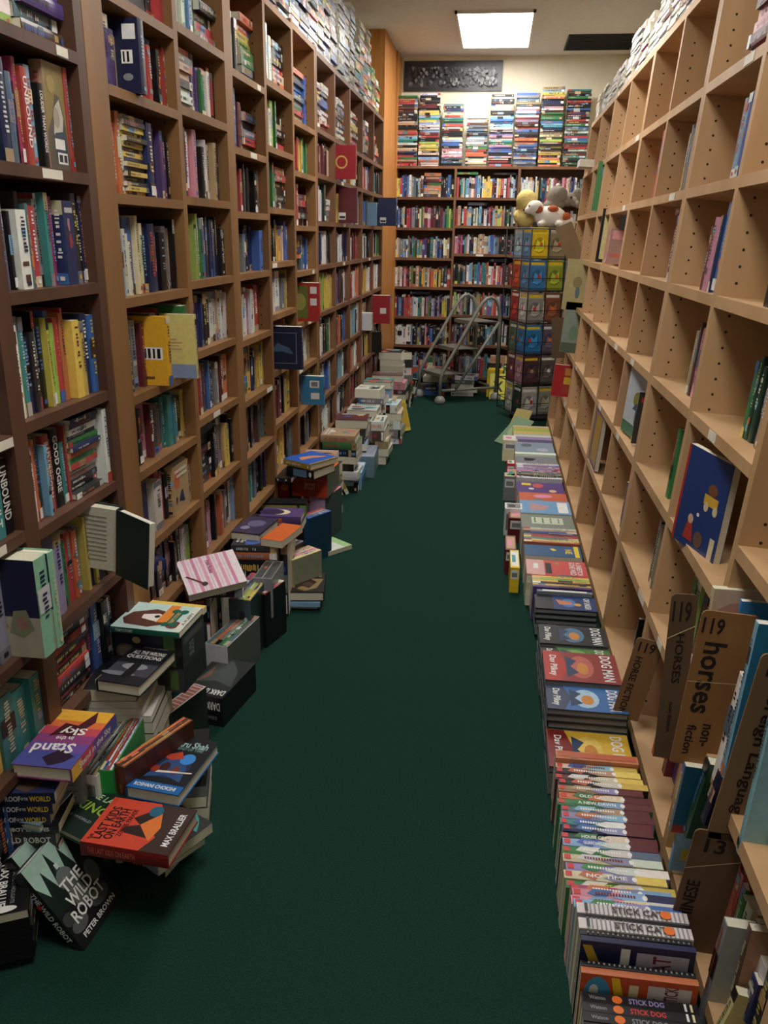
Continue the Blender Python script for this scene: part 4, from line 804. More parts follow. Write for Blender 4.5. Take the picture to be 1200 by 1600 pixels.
rpile((-.78, 5.45), (-.68, 5.45), .30, .22, 'wBTcT', 'the brown and tan pile at the aisle edge')
rpile((-.97, 6.0), (-.78, 6.0), .42, .2, 'wgwwnkd', 'the pile of white edged books')
rpile((-.78, 6.05), (-.66, 6.05), .30, .25, 'wcwgw', 'the white pile beside the red spined leaning book')
rpile((-.98, 6.45), (-.76, 6.45), .40, .2, 'tsTkgB', 'the pile with a teal top')
rpile((-.98, 6.9), (-.72, 6.9), .38, .2, 'BPmkoGk', 'the pile behind the teal topped one')
rpile((-.98, 7.3), (-.78, 7.3), .52, .22, 'kvwwwwBTk', 'the tall pale pile near the back corner')
rpile((-.80, 7.45), (-.70, 7.5), .5, .2, 'kdwgBmk', 'the dark pile next to the tall pale one')
# foot of the back bookcase
boxset((-.86, 7.98, .3), (-.70, 7.98, .3), 0, .1, .3, 'e', 'boxed set with blue scene and red top at the foot of the back bookcase', '', front=[('r', 0, .82, 1, 1, hx('b85038')), ('r', .05, .05, .95, .78, hx('2c4460')), ('o', .4, .4, .2, .15, hx('5c7888')), ('o', .7, .5, .15, .12, hx('8c7868'))])
rpile((-.64, 8.12), (-.42, 8.12), .26, .2, 'cTwbnb', 'the pile behind the step ladder on the left')
rpile((-.36, 8.14), (-.14, 8.14), .2, .2, 'wgkdw', 'the pile behind the step ladder in the middle')
flat((625, 617), (650, 618), .02, .12, .015, 'o', 'orange paperback flat on the carpet left of the ladder caster', 'left')
boxset((-.03, 8.16, .27), (.12, 8.14, .27), 0, .12, .27, 'y', 'yellow boxed book standing under the back shelves behind the ladder', '', front=[('r', .1, .1, .9, .9, hx('d8cc3c'))])
s = spec('y', .15, .02, .24, frame(onz(780, 611, .003), (0, .25, .97), (-1, .0, 0)), back=[], front=[]); s['back'] = None
s = spec('y', .16, .02, .25, frame(Vector((.0, 8.02, .003)), (0, .3, .95), (-1, 0, 0)), front=[('r', 0, 0, 1, 1, hx('ddd53c')), ('p', [(.2, .3), (.35, .3), (.8, .7), (.65, .7)], C('k')), ('p', [(.65, .3), (.8, .3), (.35, .7), (.2, .7)], C('k'))], col=hx('ddd53c')); make_book(s, 'yellow book with black cross sign leaning at the foot of the back bookcase')
rpile((.14, 8.14), (.3, 8.14), .3, .2, 'lTkkGkd', 'the pile right of the yellow cross book')
rpile((-.02, 8.29), (.15, 8.29), .38, .1, 'TkokTT', 'the pile behind the yellow cross book')
# ------------------------------------------------------------------ right floor row (spines up, camera side covers)
XR0, XR1 = .235, .455
def row_book(y, T, c, label, z=.145, x0=XR0, x1=XR1, tilt=0, group=None, **k):
    """standing on its fore-edge, spine up, head of the book to the right"""
    M = frame(Vector((x0, y, z)), (1, 0, 0), (0, math.sin(tilt), math.cos(tilt)))
    s = spec(c, z - .001, T - .0008, x1 - x0, M, **k)
    if 'front' not in k: s['front'] = None
    return make_book(s, label, group)
def ypx(px, py, z=.145): return onz(px, py, z).y
def lying(y0, dpt, z, items, x0=XR0, x1=XR1, group=None):
    """flat books, head to the right (+x), near side at y0"""
    for it in items:
        T, c, label, top = it[:4]; k = dict(it[4]) if len(it) > 4 else {}
        k.setdefault('hard', True)
        dx = k.pop('dx', 0)
        A = Vector((x0 + dx, y0, z - T / 2)); e = Vector((1, 0, 0)); a = Vector((0, 1, 0)); Le = x1 - x0
        if top == 'right': M = frame(A + a * dpt, e, a); W, H = dpt, Le
        else: M = frame(A + e * Le, -e, -a); W, H = dpt, Le
        s = spec(c, W, T - .0006, H, M, **k)
        if 'front' not in k: s['artf'] = True
        make_book(s, label, group); z -= T
def dm(title_c, bg, panel, blob):
    return [('r', 0, 0, 1, 1, hx(bg)), ('p', [(0, 0), (1, 0), (1, .22), (.6, .3), (.4, .3), (0, .22)], hx(panel)), ('o', .5, .5, .38, .17, hx(blob)), ('o', .55, .52, .2, .08, hx('c8843c')), ('p', [(.15, .3), (.3, .45), (.5, .36), (.7, .46), (.85, .3)], hx('243a5c')), ('t', 'DOG MAN', .5, .85, .86, .15, C('w')), ('t', 'Dav Pilkey', .5, .12, .7, .12, C('w'))]
# near end: spines up, with the taller covers showing above the books before them
y0_ = ypx
SD = lambda c: [('r', 0, 0, 1, 1, hx('17171a')), ('t', 'STICK DOG', .44, .5, .3, .55, C(c), 3.14159), ('o', .69, .5, .045, .42, 'o'), ('t', 'Watson', .86, .5, .14, .4, C('g'), 3.14159), ('r', .05, .1, .07, .9, 'c'), ('r', .1, .1, .12, .9, 'w')]
def flipx(ops): return [(o[0], 1 - o[3], o[2], 1 - o[1], o[4], o[5]) if o[0] == 'r' else (('o', 1 - o[1]) + tuple(o[2:])) if o[0] == 'o' else o for o in ops]
NB = [('g', 'nearest black spine with pale purple lettering on the right floor'), ('r', 'black spine with red lettering on the right floor'), ('v', 'black spine with lavender lettering on the right floor'), ('t', 'black spine with teal lettering on the right floor')]
yn = ypx(915, 1612, .13); yf = ypx(905, 1549, .13); Tn = (yf - yn) / 4
for i, (c_, lb) in enumerate([NB[3], NB[0], NB[1], NB[2]]): row_book(yn + Tn * (i + .5), Tn, 'k', lb, z=.13, x0=.236, x1=.452, spine=SD(c_), col=hx('17171a'))
for i in range(4): row_book(yn - Tn * (i + .5), Tn, 'k', 'black spine %s before the lettered black ones at the bottom edge' % ['first', 'second', 'third', 'fourth'][i], z=.13, x0=.236, x1=.452, spine=SD('rgvt'[i]), col=hx('17171a'))
def cover_row(px, z, T, c, label, front, **k):
    """a taller book of the row: head to the left, cover to the camera"""
    y = ypx(900, px, z) - T / 2
    M = frame(Vector((.236, y, z)), (1, 0, 0), (0, 0, 1))
    s = spec(c, z - .001, T - .0008, .218, M, front=front, **k); make_book(s, label)
    return y
oc = [('r', 0, 0, 1, 1, hx('c8562c')), ('o', .1, .80, .0, .0, 'b')]
# on these covers x runs down from the spine, y along the book to the right
OC = [('r', 0, 0, 1, 1, hx('c8562c')), ('o', .33, .15, .3, .12, hx('4c9cc8')), ('o', .25, .12, .1, .04, 'w'), ('r', .08, .58, .6, .95, hx('d8d0cc')), ('t', 'STICK', .2, .78, .26, .14, hx('7c2c34'), 3.14159), ('t', 'CAT', .38, .7, .24, .14, hx('7c2c34'), 3.14159), ('r', .1, .42, .6, .5, 'c'), ('p', [(.02, .26), (.3, .3), (.3, .38), (.02, .33)], C('y'))]
NV = [('r', 0, 0, 1, 1, hx('242a4c')), ('p', [(.05, .02), (.05, .1), (.3, .2), (.34, .12)], hx('c8a03c')), ('o', .3, .2, .06, .04, hx('a89050')), ('r', .05, .36, .6, .44, 'w'), ('r', .08, .5, .6, .95, hx('b8b0bc')), ('t', 'CAT', .25, .72, .3, .16, hx('7c2c34'), 3.14159)]
cover_row(1508, .165, .016, 'o', 'orange cat paperback showing its cover above the nearest black spines', OC, spine=[], hard=False)
row_book(ypx(900, 1503, .166), .013, 'k', 'thin black perforated spine right behind the orange cover', z=.166, x0=.236, x1=.452, spine=[('r', .02 + .045 * i, .3, .035 + .045 * i, .7, 'g') for i in range(21)])
yv = cover_row(1459, .20, .014, 'n', 'navy cat paperback showing its cover behind the orange one', NV, spine=[], hard=False)
y = yv + .008
row_book(y + .006, .012, 'k', 'thin black perforated spine right behind the navy cover', z=.2, x0=.236, x1=.45, spine=[('r', .02 + .045 * i, .3, .035 + .045 * i, .7, 'g') for i in range(21)]); y += .013
SC = [('r', 0, 0, 1, 1, hx('cfc6c8'))] + [('r', .03 + .04 * i, 0, .045 + .04 * i, 1, 'g') for i in range(23)] + [('t', 'STICK CAT', .45, .5, .46, .6, hx('4a3c40'), 3.14159), ('o', .2, .5, .05, .4, 'o'), ('r', .9, .1, .93, .9, 'd')]
row_book(y + .014, .028, 'w', 'white spined paperback with dark title, nearer of two on the right floor', z=.2, spine=SC); y += .029
row_book(y + .005, .01, 'k', 'thin black book between the two white spined paperbacks on the right floor', z=.2, spine=[]); y += .011
row_book(y + .014, .028, 'w', 'white spined paperback with dark title, farther of two on the right floor', z=.2, spine=SC); y += .029
strips = [('s', 'b', ''), ('P', 'w', ''), ('P', 'n', ''), ('M', 's', ''), ('G', 'y', 'THE TEST OF TIME'), ('c', 'y', 'NO TIME'), ('v', 'w', ''), ('c', 'w', ''), ('G', 'e', ''), ('s', 'm', 'GUARDIAN OF HONOR'), ('D', 'm', 'HOUSE OF MAGIC'), ('n', 'm', ''), ('t', 'm', ''), ('v', 'm', ''), ('e', 'm', ''), ('G', 'm', 'A NEW DAWN'), ('o', 'm', 'OLD CASTLE'), ('T', 'm', ''), ('k', 'y', ''), ('m', 'y', ''), ('k', 'y', ''), ('c', 'y', '')]
L_ = ['pale blue', 'pink and white', 'pink with navy', 'magenta with pale blue', 'green and yellow', 'cream with gold', 'lavender', 'cream white', 'green and slate', 'pale blue with maroon band', 'dark green with maroon band', 'navy with maroon band', 'teal with maroon band', 'lavender with maroon band', 'slate with maroon band', 'green with maroon band', 'orange with maroon band', 'tan with maroon band', 'black with gold ends', 'maroon with gold ends', 'dark with gilded ends', 'cream gilded']
yend = ypx(875, 1190, .145)
Ts = (yend - y) / len(strips)
for i, (c1, c2, tx) in enumerate(strips):
    r2 = random.Random(i); sp = [('r', .04, .2, .12, .8, 'r') if False else ('r', .9, .15, .97, .85, 'r')]
    sp = [('r', 0, 0, .3, 1, C(c2, r2)), ('p', [(.3, .0), (.5, .1), (.62, .7), (.5, 1), (.3, 1)], C(r2.choice('wsTcv'), r2)), ('p', [(.6, 0), (.8, 0), (.86, .6), (.7, 1)], C(r2.choice('woGsbT'), r2)), ('o', .31, .5, .025, .3, 'w'), ('r', .92, .2, .985, .8, 'r')]
    if tx: sp.append(('t', tx, .58, .5, .4, .45, C('y' if i in (4,) else 'w'), 3.14159))
    else:
        x = .4
        while x < .78: sp.append(('r', x, .35, x + .018, .65, C('w' if c1 not in 'wPc' else 'm'))); x += .028
    row_book(y + Ts / 2, Ts, c1, '%s spine facing up in the near right floor row' % L_[i], z=.185 - .04 * min(1, i / 4) + r2.uniform(-.004, .004), x0=XR0 - .004 + r2.uniform(-.006, .006), x1=.455 + r2.uniform(-.01, .01), spine=sp, hard=False, group='children paperbacks standing spine up on the right floor'); y += Ts
row_book(y + .02, .036, 'o', 'orange wrapped book with white label in the right floor row', z=.155, spine=[('r', .3, 0, .0, 1, 'w'), ('r', .72, .1, .82, .9, 'g'), ('r', .02, .15, .98, .8, hx('b85a38'))][1:]); y += .045
# dog comics, flat, stepping up
def hardstack(y0, z, n, cols, front, first, dp=.15):
    lying(y0, dp, z, [(.023, cols[0], first, 'right', dict(front=front, col=hx('20242c'), pc='g'))] + [(.023, 'k', '%s grey edged hardcover below, %s' % (w_, first[:40]), 'right', dict(front=[], pc='g', dx=.004 * (i % 2))) for i, w_ in enumerate(['next', 'third', 'fourth', 'fifth', 'sixth', 'seventh'][:n])], x0=.225, x1=.462)
def hs(y0, z, n, front, who, dp=.15, c='k'):
    lying(y0, dp, z, [(.023, c, who + ' comic hardcover lying on the right floor row', 'right', dict(front=front, col=hx('20242c'), pc='g'))] + [(.023, 'k', 'grey edged hardcover %s under the %s comic' % (w_, who), 'right', dict(front=[], pc='g', dx=.004 * (i % 2))) for i, w_ in enumerate(['first', 'second', 'third', 'fourth', 'fifth'][:n])], x0=.225, x1=.462)
yb, yr, yg, yk = ypx(866, 1107, .165), ypx(860, 1062, .18), ypx(850, 1034, .135), ypx(845, 1004, .15)
hs(y + .002, .095, 3, dm('w', 'd8b03c', '7c2420', 'e0c060'), 'yellow', yb - y - .006)
hs(yb, .165, 5, dm('w', '3c6ca8', '34405c', 'a8c4dc'), 'blue', yr - yb - .004)
hs(yr, .18, 5, dm('w', '8c3430', 'b02c28', 'b86058'), 'red', yg - yr - .004)
hs(yg, .14, 5, dm('w', '4c7c3c', '181c18', '7ca058'), 'green', yk - yg - .004)
hs(yk, .150, 5, dm('w', '1c2024', '14181c', '4c7494'), 'black', .15)
CU = [('r', 0, 0, 1, 1, hx('243c70')), ('o', .5, .55, .3, .12, hx('4c7cb8')), ('p', [(.3, .35), (.4, .6), (.6, .62), (.65, .4)], hx('c87c5c')), ('o', .6, .7, .1, .06, hx('d8a03c')), ('t', 'CAP UNDER', .5, .86, .8, .1, C('w')), ('r', 0, 0, 1, .3, hx('1c1c24'))]
hs(2.99, .13, 4, CU, 'dark blue', .13, 'n')
y = 3.13
row_book(y, .02, 'g', 'silver shrink wrapped box in the right floor row', spine=[('r', .1, .1, .9, .9, 'w')]); y += .022
for i, (c_, lb) in enumerate([('p', 'purple black'), ('y', 'bright yellow'), ('k', 'black and yellow'), ('y', 'yellow with black stripe'), ('l', 'lime yellow'), ('y', 'deep yellow'), ('r', 'red and orange')]):
    row_book(y + .01, .019, c_, '%s thin spine facing up beyond the dark blue comic' % lb, z=.15, x0=.22, hard=False); y += .0205
SN = [('r', 0, 0, 1, 1, hx('c84844')), ('r', 0, .72, 1, 1, hx('d8a0a0')), ('r', .05, .78, .35, .92, 'w')]
SN = [('r', 0, 0, 1, 1, hx('cc4a48')), ('r', 0, 0, 1, .3, hx('d8a4a0')), ('r', .25, .12, .6, .2, 'w'), ('r', .2, .32, .9, .42, 'k'), ('o', .2, .52, .1, .05, hx('b08850')), ('t', 'A SNEEZE', .62, .9, .6, .09, C('k')), ('t', 'GONE WILD', .5, .8, .7, .1, C('k'))]
SN = [('r', 0, 0, 1, 1, hx('cc4a48')), ('r', 0, 0, 1, .3, hx('d8a4a0')), ('r', .25, .12, .6, .2, 'w'), ('r', .2, .32, .9, .42, 'k'), ('o', .2, .52, .1, .05, hx('b08850')), ('t', 'A SNEETCH', .5, .88, .86, .09, C('w')), ('t', 'GONE WILD', .5, .77, .86, .1, C('w'))]
lying(3.285, .17, .15, [(.01, 'r', 'red paperback cover with dark panel lying on the right floor row', 'right', dict(front=SN, hard=False)), (.012, 'c', 'cream thin book under the red cover', 'right', dict(front=[])), (.02, 'P', 'pink book under the red cover', 'right', dict(front=[])), (.03, 'g', 'grey book under the red cover', 'right', dict(front=[])), (.03, 's', 'pale blue book under the red cover', 'right', dict(front=[])), (.045, 'd', 'charcoal book at the bottom under the red cover', 'right', dict(front=[]))], x0=.2)
NC = [('r', 0, 0, 1, 1, hx('1c5480')), ('t', 'NE', .5, .78, .4, .12, C('y')), ('r', 0, .88, 1, .96, 'y'), ('p', [(.3, .45), (.5, .5), (.45, .58), (.28, .52)], C('y'))]
lying(3.53, .14, .14, [(.02, 'b', 'blue paperback with yellow lettering lying beyond the red cover', 'right', dict(front=NC, hard=False)), (.04, 'n', 'navy book under the blue yellow lettered one', 'right', dict(front=[])), (.079, 'd', 'charcoal thick book under the blue yellow lettered one', 'right', dict(front=[]))], x0=.2)
y = 3.68
far = [('o', 'orange'), ('y', 'yellow and white'), ('t', 'teal'), ('r', 'rose red'), ('r', 'scarlet'), ('n', 'navy thin'), ('b', 'royal blue'), ('T', 'tan'), ('w', 'white and cream')]
for c_, lb in far:
    T = .022; row_book(y + T / 2, T, c_, '%s picture book spine facing up midway along the right floor row' % lb, z=.15, x0=.2); y += T + .001
def cov(name_, y0, dp, z, c_, lb, x0=.195, n=2, **k):
    cols = 'gdTkwe'; k.setdefault('hard', False)
    lying(y0, dp, z, [(.018, c_, lb, 'right', k)] + [((z - .018) / n, cols[(i + int(y0 * 7)) % 6], '%s thick book %s under the %s' % (NAMES[cols[(i + int(y0 * 7)) % 6]], ['right', 'lower', 'deep'][i], lb[:44].rsplit(' ', 1)[0]), 'right', dict(front=[])) for i in range(n)], x0=x0)
cov('', 3.90, .20, .145, 'g', 'grey green landscape cover with text lines on the right floor', front=[('r', 0, 0, 1, 1, hx('7c8478')), ('r', .2, .2, .7, .8, hx('c8ccb8')), ] + lines(4, .25, .7, .25, .65, 'G', 3))
cov('', 4.11, .22, .15, 's', 'sky blue cover with pink cloud on the right floor', front=[('r', 0, 0, 1, 1, hx('6c9cc4')), ('p', [(.2, .2), (.4, .6), (.7, .5), (.8, .2)], hx('b89094')), ('r', .1, .75, .9, .95, 'w')])
cov('', 4.35, .16, .14, 'o', 'orange red patterned cover on the right floor', front=[('r', 0, 0, 1, 1, hx('c8603c')), ('o', .4, .5, .2, .2, 'P'), ('o', .8, .4, .1, .1, 'e')])
cov('', 4.53, .22, .13, 'p', 'purple cover with pink and yellow figures on the right floor', x0=.19, front=[('r', 0, 0, 1, 1, hx('54387c')), ('o', .3, .45, .2, .12, hx('c8504c')), ('r', .1, .1, .3, .3, 'y'), ('o', .75, .75, .12, .08, hx('e0b890')), ('o', .6, .3, .08, .06, 'w')])
y = 4.77
for c_, lb in [('w', 'white'), ('k', 'black patterned'), ('T', 'beige with black dashes'), ('e', 'slate'), ('P', 'pink and tan'), ('v', 'lavender grey'), ('P', 'dusty pink'), ('v', 'bluish lavender'), ('w', 'white and grey')]:
    T = .036; row_book(y + T / 2, T, c_, '%s spine facing up in the far half of the right floor row' % lb, z=.15, x0=.19, hard=False); y += T + .002
cov('', 5.13, .2, .14, 'w', 'white topped book with dark animal picture on the right floor', front=[('r', 0, 0, 1, 1, 'g'), ('p', [(.2, .2), (.3, .5), (.6, .4), (.6, .2)], C('k'))])
row_book(5.37, .05, 'w', 'bright white thick spine facing up far along the right floor row', z=.15, x0=.19, spine=[])
cov('', 5.42, .3, .14, 'e', 'grey blue patterned cover far along the right floor', front=[('r', 0, 0, 1, 1, hx('8c9cac')), ('o', .3, .3, .15, .15, hx('5c6870')), ('o', .7, .7, .15, .15, hx('b8bcc4'))])
y = 5.76
for c_, lb in [('v', 'lilac grey'), ('w', 'off white'), ('c', 'cream'), ('y', 'bright yellow'), ('l', 'yellow green'), ('y', 'lemon yellow'), ('c', 'ivory')]:
    T = .06 if c_ != 'v' else .08; row_book(y + T / 2, T, c_, '%s spine facing up at the far end of the right floor row' % lb, z=.15, x0=.19, hard=False, spine=[]); y += T + .002
# second column nearer the aisle
col2 = [((803, 745), .15, .07, .09, 'g', 'grey boxed pair standing nearest the aisle by the pink and green book'), ((818, 745), .15, .06, .16, 'P', 'pink and green edged book standing beside the grey boxed pair'), ((803, 795), .15, .09, .1, 'w', 'white wrapped bundle standing at the aisle side of the right row'),
        ((806, 810), .13, .09, .14, 'm', 'maroon box standing behind the yellow one at the aisle side'), ((809, 860), .12, .05, .2, 'm', 'plum coloured box standing beside the yellow one'), ((820, 888), .12, .04, .22, 'y', 'yellow box with white label standing at the aisle side of the right row'),
        ((795, 688), .15, .1, .16, 'c', 'cream and white box standing at the aisle side far along'), ((805, 725), .15, .05, .1, 'r', 'small red and white box standing at the aisle side')]
for i, (px, z, wd, dp, c_, lb) in enumerate(col2):
    A = onz(*px, z); A.x = min(A.x, .115 + .02 * (i % 2))
    rr = random.Random(i + 50)
    boxset(tuple(A), (A.x + wd, A.y, A.z), 0, dp, z, c_, lb, '', front=[('r', .1, .55, .9, .9, 'w'), ('r', .2, .62, .8, .8, 'g')] if c_ != 'w' else [('r', .1, .2, .9, .8, 'g')], topart=[('r', .1, .1, .9, .9, C(rr.choice('wTgc'))), ('r', .2, .3, .6, .7, C(rr.choice('ktGP')))])
s = spec('G', .2, .012, .27, frame(onz(773, 690, .004), Vector((.55, .45, .62)), Vector((-.6, .8, 0))), front=[('r', 0, 0, 1, 1, hx('7c9c7c')), ('o', .5, .5, .3, .2, hx('a8b890'))], back=[('r', 0, 0, 1, 1, hx('7c9c7c'))], col=hx('6c8c70')); make_book(s, 'green picture book tipped into the aisle at the far right')
s = spec('y', .15, .012, .2, frame(onz(793, 672, .01), Vector((.3, .5, .8)), Vector((-.8, .6, 0))), col=hx('b8a868'), front=[]); make_book(s, 'yellow topped picture book leaning behind the tipped green one')

# ------------------------------------------------------------------ big books standing out of the right bookcase
def rset(x, y, z, W, H, T, c, label, face='aisle', lean_=0, xd=(0, 1), **k):
    """face aisle: cover turned to the aisle; face near: pulled out, cover to the camera side"""
    U = Vector((math.sin(TH + lean_), 0, math.cos(TH + lean_)))
    if face == 'aisle': M = tilt_frame(Vector((x, y, z)), U, (xd[0], xd[1], 0))
    else: M = tilt_frame(Vector((x, y, z)), U, (-1, 0, 0))
    s = spec(c, W, T, H, M, **k); s.setdefault('artf', True); return make_book(s, label)
# spine towards +y (far), front cover towards the aisle: Y' = Z x X = up x +y = -x
def rx(z): return .482 + .0704 * z
rset(rx(.745) - .012, 2.2, .735, .22, .26, .02, 'n', 'large blue picture book with yellow car facing the aisle, right bookcase', xd=(-.26, .97), front=[('r', 0, 0, 1, 1, hx('1f3a74')), ('r', 0, 0, .05, 1, hx('b03028')), ('r', .55, .52, .85, .62, hx('d8a83c')), ('o', .62, .5, .05, .05, hx('d8c8a0')), ('o', .82, .5, .05, .05, hx('d8c8a0')), ('o', .7, .68, .1, .06, hx('7c4c34')), ('p', [(.25, .08), (.3, .26), (.42, .26), (.48, .08)], hx('b03830')), ('o', .36, .3, .06, .05, hx('d8b090')), ('o', .6, .15, .1, .08, hx('6c5040')), ('r', .85, .02, .95, .25, hx('d8c8a8')), ('o', .5, .38, .03, .02, 'w')])
rset(rx(.745) + .02, 3.46, .75, .25, .27, .012, 'w', 'white picture book with green tree facing the aisle, right bookcase', xd=(-.14, .99), front=[('r', 0, 0, 1, 1, hx('c4ccd4')), ('r', 0, 0, 1, .18, hx('4c7c5c')), ('o', .6, .55, .22, .12, hx('8c8c34')), ('r', .57, .2, .62, .5, hx('3c3c54')), ('p', [(.4, .4), (.55, .5), (.8, .46), (.82, .4)], hx('34406c'))])
rset(rx(.745) + .02, 3.22, .75, .10, .20, .012, 'd', 'thin white edged book beside the green tree picture book', face='near', front=[('r', .1, .8, .9, .9, 'r')])
rset(.575, 5.66, 1.665, .20, .29, .012, 'G', 'green picture book with white cloud shape, turned to the camera, far right bookcase', face='near', front=[('r', 0, 0, 1, 1, hx('4c7c4c')), ('o', .3, .8, .16, .14, hx('5c94b4')), ('o', .3, .72, .1, .07, hx('b84c84')), ('o', .8, .72, .2, .12, hx('9c6c44')), ('o', .65, .35, .26, .2, 'w'), ('o', .85, .42, .2, .18, 'w'), ('t', 'S', .78, .44, .12, .1, C('k')), ('r', .5, .28, .62, .34, hx('c87c74'))])
rset(.565, 5.10, 1.372, .18, .29, .02, 'k', 'cream picture book with black border standing out of the right bookcase', face='near', front=[('r', .08, .06, 1, .96, hx('c8bc84')), ('r', .5, .2, .95, .75, hx('8c3834')), ('o', .75, .6, .1, .08, hx('b85c64')), ('t', 'Sleep', .3, .5, .3, .06, C('d'), -1.57)])
rset(.585, 4.78, 1.372, .12, .18, .03, 'P', 'small pink wrapped book standing in the right bookcase', face='near', front=[('r', 0, 0, 1, 1, hx('a88478')), ('r', .1, .7, .9, .95, hx('d89c9c')), ('r', .1, .2, .8, .3, hx('c86c64'))])
for i in range(3): rset(.635, 4.83 - i * .024 + .07, 1.372, .10, .27 - i * .01, .02, 'wgs'[i], '%s thin book standing behind the pink wrapped one' % ['white', 'grey', 'pale blue'][i], face='near', front=[])
rset(.455, 5.9, 1.04, .15, .33, .012, 'c', 'cream picture book with bird standing out of the far right bookcase', face='near', front=[('r', 0, 0, 1, 1, hx('a89c6c')), ('o', .55, .55, .2, .12, hx('8c7c54')), ('o', .6, .35, .1, .12, hx('5c6c74'))])
rset(.465, 5.9, .75, .15, .34, .012, 'g', 'grey green plant picture book standing out of the far right bookcase', face='near', front=[('r', 0, 0, 1, 1, hx('848c80')), ('r', 0, 0, 1, .2, hx('54604c')), ('o', .5, .4, .2, .15, hx('6c8468'))])
rset(.43, 5.9, .445, .15, .22, .02, 'r', 'red and yellow picture book at the lower far end of the right bookcase', face='near', front=[('r', 0, 0, 1, 1, hx('a82428')), ('r', .45, .1, 1, .95, hx('9c3a30')), ('r', .5, .4, .9, .62, hx('c8a430')), ('r', .5, .68, .9, .9, hx('b87c3c'))])
rset(rx(.44) + .012, 4.13, .445, .24, .27, .02, 'p', 'purple framed book with yellow panel in the lower right bookcase', front=[('r', .15, .06, .95, .94, hx('b88c34'))])
# far right: slim white box on shelf
rset(rx(1.965) - .03, 6.6, 1.975, .2, .05, .1, 'w', 'white box lying at the far end of the right bookcase', front=[])

# ------------------------------------------------------------------ cardboard dividers
def board(name_, P, right, up, W, H, col, label, texts, t=.004, notch=.012, rot=0, folds=()):
    R = Vector(right).normalized(); U = Vector(up); U = (U - R * U.dot(R)).normalized(); N = R.cross(U)
    M = Matrix.Identity(4)
    for i in range(3): M[i][0] = R[i]; M[i][1] = -N[i]; M[i][2] = U[i]; M[i][3] = P[i]
    e = empty('cardboard_divider', M); tag(e, label, 'cardboard sign')
    p = PM(); r = notch; pts = []
    for cx, cz, a0 in ((W - r, H - r, 0), (r, H - r, 90), (r, r * .4, 180), (W - r, r * .4, 270)):
        rr = r if cz > .05 else r * .4
        for q in range(5):
            a = math.radians(a0 + q * 22.5); pts.append((cx + rr * math.cos(a) if cz > .05 else (cx + (r - rr) * (1 if a0 == 270 else -1)) + rr * math.cos(a), cz + rr * math.sin(a)))
    n = len(pts); c = C(col)
    p.poly([(x, 0, z) for x, z in pts], c); p.poly([(x, t, z) for x, z in pts][::-1], c)
    for q in range(n):
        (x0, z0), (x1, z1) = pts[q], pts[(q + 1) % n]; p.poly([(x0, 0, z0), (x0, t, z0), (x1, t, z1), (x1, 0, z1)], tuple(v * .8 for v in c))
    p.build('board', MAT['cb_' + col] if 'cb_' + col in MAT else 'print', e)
    for tx, cx, cz, bw, bh, ang in texts:
        p = PM()
        put_text(p, tx, Vector((cx * W, -.0006, cz * H)), Vector((1, 0, 0)), Vector((0, 0, 1)), bw * (W if ang == 0 else H), bh * (H if ang == 0 else W), C('1c0e0a' if False else 'k'), ang)
        p.build('handwriting', 'ink', e)
    if folds:
        p = PM()
        for x0, z0, x1, z1, w_ in folds:
            d = Vector((z1 - z0, x0 - x1)).normalized() * w_
            p.poly([(x0 * W - d.x, -.0008, z0 * H - d.y), (x1 * W - d.x, -.0008, z1 * H - d.y), (x1 * W + d.x, -.0008, z1 * H + d.y), (x0 * W + d.x, -.0008, z0 * H + d.y)], C('c'))
        p.build('clear_tape', 'paper', e)
    return e
for nm, a_, b_ in (('7a5c3c', '84643f', '74573a'), ('946838', '9c7040', '8c6236'), ('5f4a32', '66503a', '594530'), ('6e5038', '755840', '664a34'), ('80684a', '8a7050', '786044')):
    MAT['cb_' + nm] = noisy('cardboard_' + a_, b_, a_, 10, .8, (1, 1, .4))
def board_px(tl, tr, bl, ytop, depthx, col, label, texts, y=None, ybot=None, **k):
    """corners of a divider from the photograph: top left, top right, bottom left, all on the upright plane y"""
    A = ony(*tl, y); B = ony(*tr, y); D_ = ony(*bl, y if ybot is None else ybot)
    up = A - D_; right = B - A
    return board('', D_, right, up, right.length, up.length, col, label, texts, **k)
board_px((982, 993), (1025, 1003), (955, 1118), 0, 0, '7a5c3c', 'small cardboard sign handwritten HORSE FICTION', [('119', .45, .9, .6, .12, 0), ('HORSE FICTION', .3, .42, .72, .26, -1.5708)], y=2.22)
board_px((1056, 928), (1098, 930), (1021, 1182), 0, 0, '5f4a32', 'dark cardboard sign handwritten 119 HORSES behind the orange brown one', [('119', .45, .9, .7, .12, 0), ('HORSES', .5, .62, .30, .32, -1.5708), ('non fiction', .45, .26, .22, .16, -1.5708)], y=1.86, folds=[(0, .74, 1, .82, .0012)])
board_px((1099, 953), (1190, 964), (1046, 1190), 0, 0, '946838', 'orange brown cardboard sign handwritten 119 horses non-fiction', [('119', .24, .91, .38, .1, 0), ('horses', .35, .58, .46, .40, -1.5708), ('non-', .52, .21, .15, .15, -1.5708), ('fiction', .26, .17, .2, .17, -1.5708)], y=1.62, folds=[(0, .55, 1, .57, .0006)])
board_px((1176, 1018), (1272, 1034), (1103, 1308), 0, 0, '80684a', 'cardboard sign handwritten 13 Foreign Languages at the right edge', [('13', .32, .93, .34, .08, 0), ('Foreign Languages', .36, .46, .78, .26, -1.5708)], y=1.42)
board_px((1068, 1292), (1150, 1306), (1030, 1500), 0, 0, '6e5038', 'brown cardboard sign handwritten CHINESE low at the right', [('13', .45, .9, .4, .1, 0), ('CHINESE', .24, .46, .36, .26, 1.5708)], y=1.42, folds=[(0, .72, 1, .82, .0008)])
